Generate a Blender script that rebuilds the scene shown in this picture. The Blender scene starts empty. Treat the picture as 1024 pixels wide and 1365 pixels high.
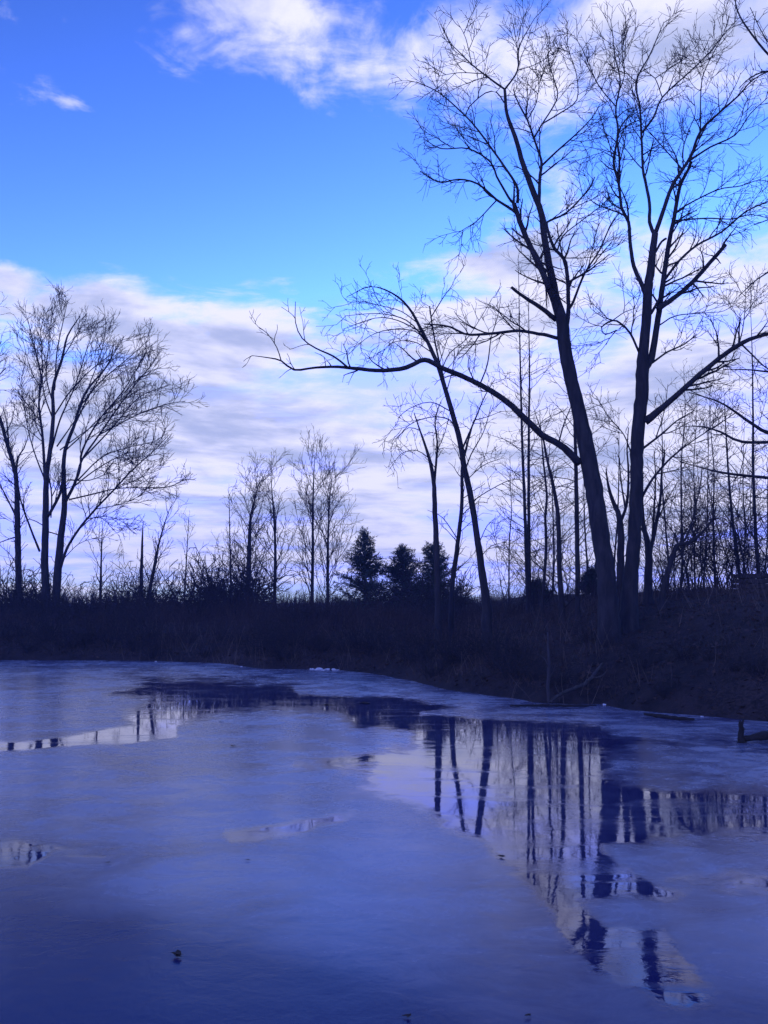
import bpy, math
import numpy as np

# ------------------------------------------------------------------ camera
EYE = 1.8
HAZE = 0.0010
F = 1300.0                      # focal length in photograph pixels (1024 x 1365)
PITCH = math.atan(117.5 / F)
sc = bpy.context.scene
COL = sc.collection
cam = bpy.data.cameras.new('camera')
cam.sensor_fit = 'VERTICAL'
cam.sensor_height = 36.0
cam.lens = F / 1365.0 * 36.0
cam.clip_end = 3000.0
cam_o = bpy.data.objects.new('camera', cam)
cam_o.location = (0, 0, EYE)
cam_o.rotation_euler = (math.pi / 2 + PITCH, 0, 0)
COL.objects.link(cam_o)
sc.camera = cam_o
sc.view_settings.view_transform = 'Standard'
sc.view_settings.look = 'None'
sc.view_settings.exposure = 0.0
sc.view_settings.gamma = 1.0
sc.cycles.max_bounces = 5
sc.cycles.diffuse_bounces = 2
sc.cycles.glossy_bounces = 3


def ray(px, py):
    xc, yc = (px - 512.0) / F, (682.5 - py) / F
    return np.array([xc, math.cos(PITCH) - yc * math.sin(PITCH), math.sin(PITCH) + yc * math.cos(PITCH)])


def at(px, py, D):
    r = ray(px, py)
    return np.array([0, 0, EYE]) + r * (D / r[1])


def onwater(px, py):
    r = ray(px, py)
    return np.array([0, 0, EYE]) - r * (EYE / r[2])


# ------------------------------------------------------------------ sky
SUN_EL, SUN_AZ = math.radians(14), math.radians(215)     # low, behind the photographer to the left
w = bpy.data.worlds.new('World')
sc.world = w
w.use_nodes = True
NT = w.node_tree
NT.nodes.clear()


class G:
    """tiny helper for node graphs"""
    def __init__(s, nt): s.nt = nt
    def n(s, t, **k):
        o = s.nt.nodes.new(t)
        for a, b in k.items(): setattr(o, a, b)
        return o
    def put(s, sock, v):
        if hasattr(v, 'is_output'): s.nt.links.new(v, sock)
        else: sock.default_value = v
    def m(s, op, a, b=0.0, c=0.0, clamp=False):
        o = s.n('ShaderNodeMath', operation=op, use_clamp=clamp)
        s.put(o.inputs[0], a); s.put(o.inputs[1], b); s.put(o.inputs[2], c)
        return o.outputs[0]
    def v(s, op, a, b=(0, 0, 0)):
        o = s.n('ShaderNodeVectorMath', operation=op)
        s.put(o.inputs[0], a)
        if op == 'SCALE': s.put(o.inputs['Scale'], b)
        else: s.put(o.inputs[1], b)
        return o.outputs['Value'] if op in ('DOT_PRODUCT', 'LENGTH') else o.outputs[0]
    def comb(s, x, y, z=0.0):
        o = s.n('ShaderNodeCombineXYZ')
        s.put(o.inputs[0], x); s.put(o.inputs[1], y); s.put(o.inputs[2], z)
        return o.outputs[0]
    def sep(s, a):
        o = s.n('ShaderNodeSeparateXYZ'); s.put(o.inputs[0], a)
        return o.outputs
    def noise(s, vec, scale, detail=4.0, rough=0.55, dist=0.0):
        o = s.n('ShaderNodeTexNoise')
        s.put(o.inputs['Vector'], vec)
        o.inputs['Scale'].default_value = scale; o.inputs['Detail'].default_value = detail
        o.inputs['Roughness'].default_value = rough; o.inputs['Distortion'].default_value = dist
        return o.outputs['Fac']
    def ss(s, x, a, b, lo=0.0, hi=1.0):
        o = s.n('ShaderNodeMapRange', interpolation_type='SMOOTHSTEP')
        s.put(o.inputs[0], x)
        for i, q in enumerate((a, b, lo, hi)): s.put(o.inputs[1 + i], q)
        return o.outputs[0]
    def mix(s, f, a, b):
        o = s.n('ShaderNodeMix', data_type='RGBA')
        s.put(o.inputs[0], f)
        s.put(o.inputs[6], a if hasattr(a, 'is_output') else (*a, 1)); s.put(o.inputs[7], b if hasattr(b, 'is_output') else (*b, 1))
        return o.outputs[2]


g = G(NT)
tc = g.n('ShaderNodeTexCoord')
d = tc.outputs['Generated']
dx, dy, dz = g.sep(d)
az = g.m('ARCTAN2', dx, dy)
el = g.m('ARCSINE', dz)
elp = g.m('MAXIMUM', el, 0.0)
# perspective of a flat cloud deck: finer and flatter towards the horizon
k = g.m('DIVIDE', 1.0, g.m('ADD', elp, 0.22))
flat = g.comb(g.m('MULTIPLY', az, g.m('ADD', 1.2, g.m('MULTIPLY', k, 0.35))), g.m('MULTIPLY', k, 1.25), 0.3)
ae = g.comb(az, el, 0.0)


def azel(px, py):
    r = ray(px, py); r = r / np.linalg.norm(r)
    return math.atan2(r[0], r[1]), math.asin(r[2])


# cloud banks of this sky: centre and half-size as seen in the photograph, weight
BANKS = [
    (140, 415, 130, 34, .75), (330, 470, 170, 55, .75), (280, 560, 300, 70, .7), (500, 640, 300, 60, .6), (80, 520, 140, 50, .45),
    (600, 345, 100, 26, .5), (650, 430, 110, 45, .8), (850, 510, 230, 160, .75), (900, 320, 150, 36, .62), (990, 380, 90, 50, .6), (700, 365, 90, 50, .62),
    (390, 55, 130, 75, .27), (530, 72, 190, 52, .30), (215, 48, 80, 50, .44), (660, 20, 220, 60, .34), (740, 110, 120, 60, .5), (330, 5, 150, 25, .3),
    (920, 60, 160, 75, .85), (62, 118, 34, 14, .5), (108, 138, 34, 9, .45), (12, 368, 36, 18, .62), (515, 300, 50, 12, .42), (340, 375, 70, 16, .36), (520, 745, 800, 50, .6), (850, 640, 260, 90, .6), (150, 650, 250, 70, .5), (90, 590, 150, 50, .4),
    (260, 240, 330, 95, -.6), (0, 275, 110, 50, -.6), (60, 345, 90, 22, -.45), (430, 385, 70, 12, -.3), (240, 425, 40, 10, -.3), (560, 200, 160, 70, -.35), (860, 200, 160, 60, -.25), (640, 705, 70, 20, -.6), (330, 650, 90, 16, -.35), (782, 482, 60, 28, -.6), (960, 430, 60, 22, -.6), (600, 397, 60, 13, -.45), (900, 385, 70, 13, -.3), (830, 600, 60, 14, -.25), (400, 330, 90, 25, -.3),
]
acc = None
for (px, py, sx, sy, wt) in BANKS:
    a0, e0 = azel(px, py)
    q = g.v('MULTIPLY', g.v('SUBTRACT', ae, (a0, e0, 0)), (F / sx, F / sy, 0))
    t = g.m('POWER', 0.3679, g.v('DOT_PRODUCT', q, q))
    acc = g.m('MULTIPLY', t, wt) if acc is None else g.m('MULTIPLY_ADD', t, wt, acc)
n1 = g.noise(flat, 2.6, 7, 0.58, 0.25)
n0 = g.noise(flat, 1.1, 3, 0.5)
n4 = g.noise(g.v('MULTIPLY', flat, (1.0, 1.6, 1.0)), 8.0, 8, 0.62, 0.6)
cov = g.m('ADD', g.m('MULTIPLY_ADD', acc, 0.85, 0.07), g.m('ADD', g.m('MULTIPLY', g.m('SUBTRACT', n1, 0.5), 2.5), g.m('MULTIPLY_ADD', g.m('SUBTRACT', n4, 0.5), 1.25, g.m('MULTIPLY', g.m('SUBTRACT', n0, 0.5), 0.5))))
alpha = g.ss(cov, 0.08, 0.82)
thick = g.ss(cov, 0.35, 1.15)
up = g.v('ADD', flat, (0.03, -0.10, 0.0))
n2 = g.noise(up, 2.6, 5, 0.55, 0.25)
relief = g.m('MULTIPLY_ADD', g.m('SUBTRACT', n1, n2), 2.6, 0.52)
n3 = g.noise(g.v('MULTIPLY', flat, (0.8, 2.2, 1)), 1.6, 4, 0.5)
shade = g.m('ADD', relief, g.m('MULTIPLY', g.m('SUBTRACT', n3, 0.5), 1.0))
shade = g.m('SUBTRACT', shade, g.m('MULTIPLY', thick, 0.18))
for (px, py, sx, sy, wt) in [(340, 545, 230, 36, .50), (470, 610, 170, 24, .25), (960, 510, 120, 40, .15), (620, 15, 150, 26, .25), (120, 500, 120, 30, .2), (170, 440, 60, 12, .2)]:   # grey bellies
    a0, e0 = azel(px, py)
    q = g.v('MULTIPLY', g.v('SUBTRACT', ae, (a0, e0, 0)), (F / sx, F / sy, 0))
    shade = g.m('MULTIPLY_ADD', g.m('POWER', 0.3679, g.v('DOT_PRODUCT', q, q)), -wt, shade)
shade = g.ss(shade, -0.05, 0.62)
S = 10.0
dark = tuple(S * c for c in (0.46, 0.53, 0.86))
lite = tuple(S * c for c in (0.92, 0.92, 1.22))
cloud = g.mix(shade, dark, lite)
sky = g.n('ShaderNodeTexSky', sky_type='NISHITA')
sky.sun_disc = False
sky.sun_elevation = SUN_EL
sky.sun_rotation = SUN_AZ
sky.altitude = 200
sky.air_density = 1.0; sky.dust_density = 0.6; sky.ozone_density = 2.0
c0 = g.v('MINIMUM', g.v('MULTIPLY', sky.outputs[0], (0.115, 0.130, 0.26)), (0.27, 0.36, 1.12))
tinted = g.v('MULTIPLY', g.v('MULTIPLY', c0, c0), (80.0, 57.0, 21.5))       # deep winter blue overhead, paler towards the horizon
total = g.mix(alpha, tinted, cloud)
bg = g.n('ShaderNodeBackground')
NT.links.new(total, bg.inputs[0])
bg.inputs[1].default_value = 0.1
out = g.n('ShaderNodeOutputWorld')
NT.links.new(bg.outputs[0], out.inputs[0])

sun = bpy.data.lights.new('sun', 'SUN')
sun.energy = 0.4
sun.angle = math.radians(10)
sun.color = (0.72, 0.74, 1.0)
sun_o = bpy.data.objects.new('sun', sun)
COL.objects.link(sun_o)
from mathutils import Vector
sd = Vector((math.sin(SUN_AZ) * math.cos(SUN_EL), math.cos(SUN_AZ) * math.cos(SUN_EL), math.sin(SUN_EL)))
sun_o.rotation_euler = sd.to_track_quat('Z', 'Y').to_euler()

# ------------------------------------------------------------------ helpers
rng = np.random.default_rng(11)


def tag(o, label=None, cat=None, group=None, kind=None):
    if label: o['label'] = label
    if cat: o['category'] = cat
    if group: o['group'] = group
    if kind: o['kind'] = kind
    return o


def mesh_obj(name, V, Fc, mat, parent=None, smooth=False, attrs=None):
    """V (n,3); Fc (m,k) quads or triangles, or a list of such arrays"""
    V = np.asarray(V, np.float32)
    Fl = Fc if isinstance(Fc, list) else [Fc]
    me = bpy.data.meshes.new(name)
    nl = sum(f.size for f in Fl); nf = sum(len(f) for f in Fl)
    me.vertices.add(len(V)); me.vertices.foreach_set('co', V.ravel())
    me.loops.add(nl); me.loops.foreach_set('vertex_index', np.concatenate([f.ravel() for f in Fl]).astype(np.int32))
    me.polygons.add(nf)
    tot = np.concatenate([np.full(len(f), f.shape[1]) for f in Fl])
    me.polygons.foreach_set('loop_start', (np.cumsum(tot) - tot).astype(np.int32))
    me.polygons.foreach_set('use_smooth', np.full(nf, smooth))
    for k_, a in (attrs or {}).items():
        at_ = me.attributes.new(k_, 'FLOAT', 'POINT'); at_.data.foreach_set('value', a.astype(np.float32))
    me.update(calc_edges=True)
    me.materials.append(mat)
    o = bpy.data.objects.new(name, me)
    COL.objects.link(o)
    if parent is not None: o.parent = parent
    return o


def empty(name, loc=(0, 0, 0)):
    o = bpy.data.objects.new(name, None)
    o.empty_display_size = 0.2
    o.location = [float(q) for q in loc]
    COL.objects.link(o)
    return o


def nrm(a): return a / np.maximum(np.linalg.norm(a, axis=-1, keepdims=True), 1e-9)


def tubes(P, R, sides, cap=False, lump=0.0):
    """P (N,K,3), R (N,K) -> verts, quads (+ caps)"""
    N, K, _ = P.shape
    T = nrm(np.gradient(P, axis=1))
    ref = np.where(np.abs(T[:, :1, 2:3]) > 0.8, np.array([1., 0.13, 0]), np.array([0.1, 0.07, 1.]))
    A = nrm(np.cross(T, np.broadcast_to(ref, T.shape))); B = np.cross(T, A)
    th = np.arange(sides) / sides * 2 * math.pi
    rr = np.broadcast_to(R[:, :, None], (N, K, sides))
    if lump: rr = rr * (1 + lump * rng.standard_normal((N, K, sides)))
    V = P[:, :, None, :] + rr[..., None] * (np.cos(th)[None, None, :, None] * A[:, :, None, :] + np.sin(th)[None, None, :, None] * B[:, :, None, :])
    base = (np.arange(N) * K * sides)[:, None, None]
    i = (np.arange(K - 1) * sides)[None, :, None]; j = np.arange(sides)[None, None, :]; j2 = (j + 1) % sides
    q = np.stack([base + i + j, base + i + j2, base + i + sides + j2, base + i + sides + j], -1).reshape(-1, 4)
    Fs = [q]
    if cap:
        Fs.append((np.arange(N) * K * sides)[:, None] + (K - 1) * sides + np.arange(sides)[None, :])
        Fs.append((np.arange(N) * K * sides)[:, None] + np.arange(sides)[None, ::-1])
    return V.reshape(-1, 3), Fs


class Bag:
    def __init__(s): s.V = []; s.F = []; s.n = 0
    def add(s, V, Fs):
        for f in (Fs if isinstance(Fs, list) else [Fs]): s.F.append(f + s.n)
        s.V.append(V); s.n += len(V)
    def obj(s, name, mat, parent=None, smooth=False):
        return mesh_obj(name, np.concatenate(s.V), s.F, mat, parent, smooth)


def resample(P, R, step):
    """smooth curve through traced points"""
    P = np.asarray(P, float); R = np.asarray(R, float)
    n = len(P)
    if n < 3:
        m = max(3, int(np.linalg.norm(P[-1] - P[0]) / step)); t = np.linspace(0, 1, m)[:, None]
        return P[0] + (P[-1] - P[0]) * t, R[0] + (R[-1] - R[0]) * t[:, 0]
    outP, outR = [], []
    ext = np.vstack([2 * P[0] - P[1], P, 2 * P[-1] - P[-2]])
    for i in range(n - 1):
        p0, p1, p2, p3 = ext[i], ext[i + 1], ext[i + 2], ext[i + 3]
        m = max(2, int(math.ceil(np.linalg.norm(p2 - p1) / step)))
        for t in np.arange(m) / m:
            outP.append(0.5 * ((2 * p1) + (-p0 + p2) * t + (2 * p0 - 5 * p1 + 4 * p2 - p3) * t * t + (-p0 + 3 * p1 - 3 * p2 + p3) * t ** 3))
            outR.append(R[i] + (R[i + 1] - R[i]) * t)
    outP.append(P[-1]); outR.append(R[-1])
    return np.array(outP), np.array(outR)


def sprout(lines, dens, L, ang=(35, 65), K=5, up=0.08, wob=0.16, t0=0.15, rs=0.6, rmin=0.004, rmax=1.0, tip=0.35, shrink=0.55, out=None, r=None, zag=0.0):
    """grow side shoots along polylines; lines = list of (P (k,3), R (k,)) or (P (N,K,3), R (N,K)); returns (N,K,3),(N,K)"""
    r = r or rng
    if isinstance(lines, tuple):
        lines = [(lines[0][i], lines[1][i]) for i in range(len(lines[0]))]
    S_, T_, R_, U_ = [], [], [], []
    for P, R in lines:
        seg = np.linalg.norm(np.diff(P, axis=0), axis=1); c = np.concatenate([[0], np.cumsum(seg)])
        tot = c[-1]
        m = int(tot * dens * (1 - t0) + r.random())
        if m <= 0: continue
        t = t0 + (1 - t0) * (np.arange(m) + r.random(m)) / m
        s = t * tot
        i = np.clip(np.searchsorted(c, s) - 1, 0, len(seg) - 1)
        f = ((s - c[i]) / np.maximum(seg[i], 1e-6))[:, None]
        S_.append(P[i] * (1 - f) + P[i + 1] * f); T_.append(P[i + 1] - P[i])
        R_.append(R[i] * (1 - f[:, 0]) + R[i + 1] * f[:, 0]); U_.append(t)
    if not S_: return np.zeros((0, K, 3)), np.zeros((0, K))
    S0 = np.concatenate(S_); T = nrm(np.concatenate(T_)); R0 = np.concatenate(R_); U = np.concatenate(U_)
    N = len(S0)
    rnd = nrm(r.standard_normal((N, 3)))
    side = nrm(rnd - (rnd * T).sum(1, keepdims=True) * T)
    a = np.radians(r.uniform(ang[0], ang[1], N))[:, None]
    D = np.cos(a) * T + np.sin(a) * side
    D[:, 2] += up * 2
    if out is not None: D += out
    D = nrm(D)
    ln = L * r.uniform(0.5, 1.25, N) * (1 - shrink * U)
    P = np.zeros((N, K, 3)); P[:, 0] = S0
    for k_ in range(1, K):
        P[:, k_] = P[:, k_ - 1] + D * (ln / (K - 1))[:, None]
        D = D + wob * r.standard_normal((N, 3)); D[:, 2] += up
        if zag: D += zag * (1 if k_ % 2 else -1) * side
        D = nrm(D)
    rb = np.clip(R0 * rs, rmin, rmax)
    R = rb[:, None] * np.linspace(1, tip, K)[None, :]
    return P, np.maximum(R, rmin * 0.6)


# ------------------------------------------------------------------ materials
def material(name):
    m = bpy.data.materials.new(name); m.use_nodes = True
    nt = m.node_tree; b = nt.nodes['Principled BSDF']
    return m, G(nt), b


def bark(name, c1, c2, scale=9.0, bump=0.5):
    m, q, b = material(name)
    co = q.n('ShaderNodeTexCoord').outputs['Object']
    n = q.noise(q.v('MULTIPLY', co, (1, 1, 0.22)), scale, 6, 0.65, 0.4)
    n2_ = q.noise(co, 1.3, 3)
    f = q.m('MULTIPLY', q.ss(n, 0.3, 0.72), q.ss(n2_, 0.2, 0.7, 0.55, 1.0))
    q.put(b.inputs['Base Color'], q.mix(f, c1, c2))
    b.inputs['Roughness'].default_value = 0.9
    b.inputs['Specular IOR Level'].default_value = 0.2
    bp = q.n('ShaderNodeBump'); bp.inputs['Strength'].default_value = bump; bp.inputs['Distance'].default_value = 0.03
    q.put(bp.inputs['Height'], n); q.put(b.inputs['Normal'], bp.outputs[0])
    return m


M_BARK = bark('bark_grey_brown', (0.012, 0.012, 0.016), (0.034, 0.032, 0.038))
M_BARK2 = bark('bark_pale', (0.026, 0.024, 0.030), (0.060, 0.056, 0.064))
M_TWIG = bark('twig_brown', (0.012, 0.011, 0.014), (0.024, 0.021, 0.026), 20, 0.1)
M_BRUSH = bark('brush_stems', (0.016, 0.012, 0.014), (0.062, 0.044, 0.042), 3, 0.1)
M_GRASS = bark('dry_grass_blades', (0.028, 0.022, 0.022), (0.085, 0.062, 0.054), 2.5, 0.05)
M_LITTER = bark('leaf_litter', (0.022, 0.016, 0.017), (0.075, 0.050, 0.043), 4, 0.1)
M_NEEDLE = bark('needles', (0.018, 0.030, 0.028), (0.046, 0.066, 0.056), 5, 0.1)
M_DEAD = bark('dead_wood', (0.032, 0.029, 0.032), (0.07, 0.063, 0.064), 12, 0.4)
M_ROT = bark('rotten_wood', (0.010, 0.009, 0.011), (0.024, 0.021, 0.023), 12, 0.6)
M_WOOD = bark('weathered_plank', (0.022, 0.018, 0.020), (0.045, 0.036, 0.036), 12, 0.4)

m, q, b = material('soil_and_leaf_litter'); M_SOIL = m
co = q.n('ShaderNodeTexCoord').outputs['Object']
na = q.noise(co, 3.0, 8, 0.65, 0.3); nb = q.noise(co, 0.35, 4); ncx = q.noise(co, 22.0, 4, 0.6)
c = q.mix(q.ss(na, 0.35, 0.7), (0.010, 0.009, 0.012), (0.028, 0.022, 0.025))
c = q.mix(q.m('MULTIPLY', q.ss(nb, 0.42, 0.68), q.ss(ncx, 0.4, 0.65)), c, (0.045, 0.032, 0.032))
q.put(b.inputs['Base Color'], c)
b.inputs['Roughness'].default_value = 0.95; b.inputs['Specular IOR Level'].default_value = 0.15
bp = q.n('ShaderNodeBump'); bp.inputs['Strength'].default_value = 0.8; bp.inputs['Distance'].default_value = 0.06
q.put(bp.inputs['Height'], q.m('ADD', na, q.m('MULTIPLY', ncx, 0.4))); q.put(b.inputs['Normal'], bp.outputs[0])

m, q, b = material('snow_ice_lumps'); M_SNOW = m
co = q.n('ShaderNodeTexCoord').outputs['Object']
q.put(b.inputs['Base Color'], q.mix(q.noise(co, 14, 4), (0.30, 0.33, 0.42), (0.62, 0.64, 0.70)))
b.inputs['Roughness'].default_value = 0.5

# pond ice: frosted sheets and clear, wet refrozen patches
m, q, b = material('pond_ice'); M_ICE = m
geo = q.n('ShaderNodeNewGeometry').outputs['Position']
aw = q.n('ShaderNodeAttribute', attribute_name='wet').outputs['Fac']
af = q.n('ShaderNodeAttribute', attribute_name='frost').outputs['Fac']
e1 = q.noise(geo, 2.0, 8, 0.7, 0.6)
e2 = q.noise(geo, 7.0, 5, 0.6, 0.3)
wet = q.ss(q.m('ADD', aw, q.m('ADD', q.m('MULTIPLY', q.m('SUBTRACT', e1, 0.5), 0.95), q.m('MULTIPLY', q.m('SUBTRACT', e2, 0.5), 0.35))), 0.32, 0.68)
film = q.noise(q.v('MULTIPLY', geo, (0.45, 1.5, 1)), 1.7, 6, 0.6, 0.7)
wet = q.m('MULTIPLY', wet, q.ss(film, 0.33, 0.50, 0.72, 1.0))
s1 = q.noise(q.v('MULTIPLY', geo, (0.8, 0.9, 1)), 0.7, 6, 0.6, 0.8)
s2 = q.noise(q.v('MULTIPLY', geo, (0.7, 1.0, 1)), 2.6, 9, 0.72, 0.9)
s3 = q.noise(geo, 30.0, 4, 0.6)
fr = q.m('MULTIPLY', af, q.m('ADD', q.ss(s1, 0.32, 0.68, 0.20, 0.85), q.ss(s2, 0.36, 0.70, -0.18, 0.42)))
fr = q.m('MULTIPLY', fr, q.m('SUBTRACT', 1.0, q.m('MULTIPLY', wet, 0.80)), clamp=True)
body = q.mix(fr, (0.010, 0.012, 0.080), (0.225, 0.245, 0.34))
q.put(b.inputs['Base Color'], body)
q.put(b.inputs['Specular IOR Level'], q.m('MULTIPLY_ADD', wet, 0.12, q.m('MULTIPLY_ADD', af, 0.22, 0.17)))
rough = q.m('ADD', q.m('MULTIPLY_ADD', q.m('SUBTRACT', 1.0, wet), 0.20, 0.010), q.m('MULTIPLY', q.m('MULTIPLY', fr, q.ss(s2, 0.3, 0.7)), 0.16))
q.put(b.inputs['Roughness'], rough)
b.inputs['IOR'].default_value = 1.34
b.inputs['Specular Tint'].default_value = (0.74, 0.79, 1.0, 1)
bp = q.n('ShaderNodeBump'); bp.inputs['Strength'].default_value = 0.15; bp.inputs['Distance'].default_value = 0.02
hh = q.m('MULTIPLY', q.m('ADD', q.noise(geo, 5.0, 4, 0.6, 0.4), q.m('MULTIPLY', s3, 0.12)), q.m('SUBTRACT', 1.0, q.m('MULTIPLY', wet, 0.86)))
q.put(bp.inputs['Height'], hh); q.put(b.inputs['Normal'], bp.outputs[0])

# ------------------------------------------------------------------ ground, pond
SHORE_PX = [(0, 880), (100, 880), (200, 881), (290, 884), (345, 891), (400, 892), (450, 893), (500, 898), (545, 906), (590, 917), (615, 922), (670, 928), (720, 936), (770, 938), (800, 938), (840, 946), (890, 951), (940, 955), (1024, 963)]
shore = [onwater(x, y)[:2] for x, y in SHORE_PX]
shore = [np.array(p_) for p_ in [(-70, 38), (-40, 33), (-22, 30.5)]] + shore + [np.array(p_) for p_ in [(7.4, 12.6), (10, 10.5), (14, 6), (17, 0), (17, -3)]]
pond_poly = np.array(shore + [np.array(p_) for p_ in [(8, 0.2), (2, 0.9), (-2, 1.0), (-10, 0.0), (-30, -4), (-70, -6)]])


def poly_sd(X, Y, poly):
    """signed distance, negative inside"""
    P = np.stack([X, Y], -1)
    dmin = np.full(X.shape, 1e9); ins = np.zeros(X.shape, bool)
    n = len(poly)
    for i in range(n):
        a, b_ = poly[i], poly[(i + 1) % n]
        e = b_ - a; v = P - a
        t = np.clip((v @ e) / max(e @ e, 1e-9), 0, 1)
        dmin = np.minimum(dmin, np.linalg.norm(v - t[..., None] * e, axis=-1))
        c_ = ((a[1] > Y) != (b_[1] > Y))
        with np.errstate(divide='ignore', invalid='ignore'):
            xx = a[0] + (Y - a[1]) / (b_[1] - a[1] if b_[1] != a[1] else 1e-9) * e[0]
        ins ^= c_ & (X < xx)
    return np.where(ins, -dmin, dmin)


WV = [(rng.uniform(0.4, 3.5), rng.uniform(0, 6.28), rng.uniform(0, 6.28)) for _ in range(18)]


def bumps(X, Y):
    s = 0
    for f_, a, ph in WV: s = s + np.sin((X * math.cos(a) + Y * math.sin(a)) * f_ + ph) / (0.7 + f_)
    return s / 6.0


def sm(x, a, b_):
    t = np.clip((x - a) / (b_ - a), 0, 1); return t * t * (3 - 2 * t)


def ground_h(X, Y):
    X = np.asarray(X, float); Y = np.asarray(Y, float)
    wob = 0.20 * bumps(X * 1.7, Y * 1.7) + 0.26 * bumps(X * .6 + 3, Y * .6)
    dd = poly_sd(X, Y, pond_poly) + wob
    dp = np.maximum(dd, 0)
    near = 1 - sm(Y, 2.0, 9.0) * 1.0
    h = 0.10 * sm(dp, 0, 0.4) + 0.85 * (1 - np.exp(-dp / 2.5)) * (1 - 0.75 * near)
    h = h + sm(X, 1.0, 8.0) * 1.1 * (1 - np.exp(-dp / 2.5)) * (1 - 0.75 * near) * (1 - sm(Y, 45, 90))
    h = h + 0.18 * bumps(X, Y) * sm(dp, 0.1, 2.0)
    return np.where(dd > 0, h, np.maximum(dd * 0.5, -0.6))


def axis(lo, hi, fine_lo, fine_hi, step, grow=1.12):
    a = list(np.arange(fine_lo, fine_hi + 1e-6, step))
    s = step; x = a[-1]
    while x < hi: s *= grow; x += s; a.append(x)
    s = step; x = a[0]
    while x > lo: s *= grow; x -= s; a.insert(0, x)
    return np.array(a)


def grid_faces(ny, nx):
    i = np.arange(ny - 1)[:, None] * nx + np.arange(nx - 1)[None, :]
    return np.stack([i, i + 1, i + 1 + nx, i + nx], -1).reshape(-1, 4)


gx = axis(-240, 240, -18, 14, 0.16); gy = axis(-40, 280, 11, 34, 0.16)
GX, GY = np.meshgrid(gx, gy)
GZ = ground_h(GX, GY)
ground = mesh_obj('ground', np.stack([GX, GY, GZ], -1).reshape(-1, 3), grid_faces(len(gy), len(gx)), M_SOIL, smooth=True)
tag(ground, 'dark brown soil bank covered in leaf litter around the pond', kind='structure')

# ice sheet; outlines of the wet patches measured in the photograph and laid on the pond
ys = 1.0 / np.linspace(1 / 33.0, 1 / 0.6, 400)
ys = np.sort(np.concatenate([ys, np.linspace(12, 33, 130)]))
us = np.sort(np.concatenate([np.linspace(-0.42, 0.42, 380), -np.linspace(0.43, 2.2, 50), np.linspace(0.43, 2.2, 50)]))
IY, IU = np.meshgrid(ys, us, indexing='ij')
IX = IU * (IY + 1.0)
PX = 512 + F * IX / IY / math.cos(PITCH)      # projective coordinates of the pond plane
PYv = 800 + F * EYE / IY
WET = [  # outline, softness in px, strength
    ([(180, 888), (300, 890), (420, 896), (540, 910), (620, 926), (720, 942), (820, 952), (930, 966), (1100, 985), (1100, 1005), (960, 990), (860, 985), (800, 1000), (870, 1045), (960, 1045), (1100, 1050), (1100, 1120), (950, 1105), (860, 1112), (840, 1150), (900, 1180), (860, 1200), (900, 1250), (935, 1280), (940, 1305), (905, 1325), (870, 1318), (830, 1300), (780, 1280), (742, 1240), (722, 1195), (690, 1158), (645, 1122), (590, 1092), (545, 1062), (470, 1046), (500, 1022), (440, 1022), (395, 1012), (470, 1000), (550, 990), (545, 975), (470, 966), (445, 950), (350, 944), (300, 952), (235, 968), (180, 975), (170, 950), (200, 930), (140, 925), (185, 910), (150, 900)], 7),
    ([(-60, 985), (40, 984), (90, 978), (150, 968), (200, 962), (240, 962), (240, 980), (170, 988), (90, 991), (40, 996), (-60, 1000)], 1.5),
    ([(-60, 1106), (30, 1108), (75, 1116), (140, 1124), (180, 1127), (140, 1132), (80, 1130), (50, 1144), (20, 1144), (-60, 1152)], 2),
    ([(300, 1100), (380, 1088), (470, 1070), (480, 1078), (400, 1106), (310, 1114)], 3.5),
    ([(-60, 884), (170, 884), (160, 892), (-60, 892)], 4),
    ([(880, 1160), (960, 1150), (1100, 1160), (1100, 1180), (960, 1175)], 6),
]
wetv = np.zeros(IX.shape)
for poly, soft in WET:
    sdv = poly_sd(PX, PYv, np.array(poly, float))
    wetv = np.maximum(wetv, np.clip(0.5 - sdv / (6.5 * soft), 0, 1))
# frosted sheets lying in front of the wet patch
for poly, soft in [([(835, 985), (900, 990), (1000, 1000), (1100, 1005), (1100, 1045), (960, 1040), (860, 1042), (800, 1030)], 10),
                   ([(800, 1120), (900, 1115), (1050, 1120), (1050, 1150), (920, 1140), (820, 1142)], 8),
                   ([(760, 1188), (830, 1178), (930, 1200), (1060, 1210), (1060, 1232), (900, 1226), (800, 1215)], 8),
                   ([(395, 915), (480, 912), (570, 920), (480, 926), (400, 924)], 3),
                   ([(560, 948), (640, 942), (720, 955), (640, 954)], 3), ([(800, 968), (900, 966), (985, 972), (900, 980), (820, 978)], 4)]:
    sdv = poly_sd(PX, PYv, np.array(poly, float))
    wetv = np.minimum(wetv, np.clip(0.5 + sdv / (4 * soft), 0.36, 1))
tshore = PYv - np.interp(PX, [p_[0] for p_ in SHORE_PX], [p_[1] for p_ in SHORE_PX])
wetv = wetv * (1 - sm(PX, 330, 420) * (1 - sm(tshore, 10, 42)) * .62)
wetv = wetv * (1 - (1 - sm(PX, 330, 420)) * (1 - sm(tshore, 14, 48)) * .45)
# the frost is thinner towards the near left, where the ice is deep and clear
xx, yy = PX, PYv
frv = 1.0 - 0.92 * sm(yy - 0.35 * xx, 1050, 1200) * (1 - sm(xx, 350, 800)) - 0.7 * sm(yy, 1170, 1340)
frv = np.clip(frv, 0.05, 1.0)
pond = mesh_obj('frozen_pond', np.stack([IX, IY, np.zeros_like(IX)], -1).reshape(-1, 3), grid_faces(*IX.shape), M_ICE, smooth=True,
                attrs={'wet': wetv.ravel(), 'frost': frv.ravel()})
tag(pond, 'frozen pond with frosted blue ice and clear wet patches mirroring the trees', kind='structure')


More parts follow.
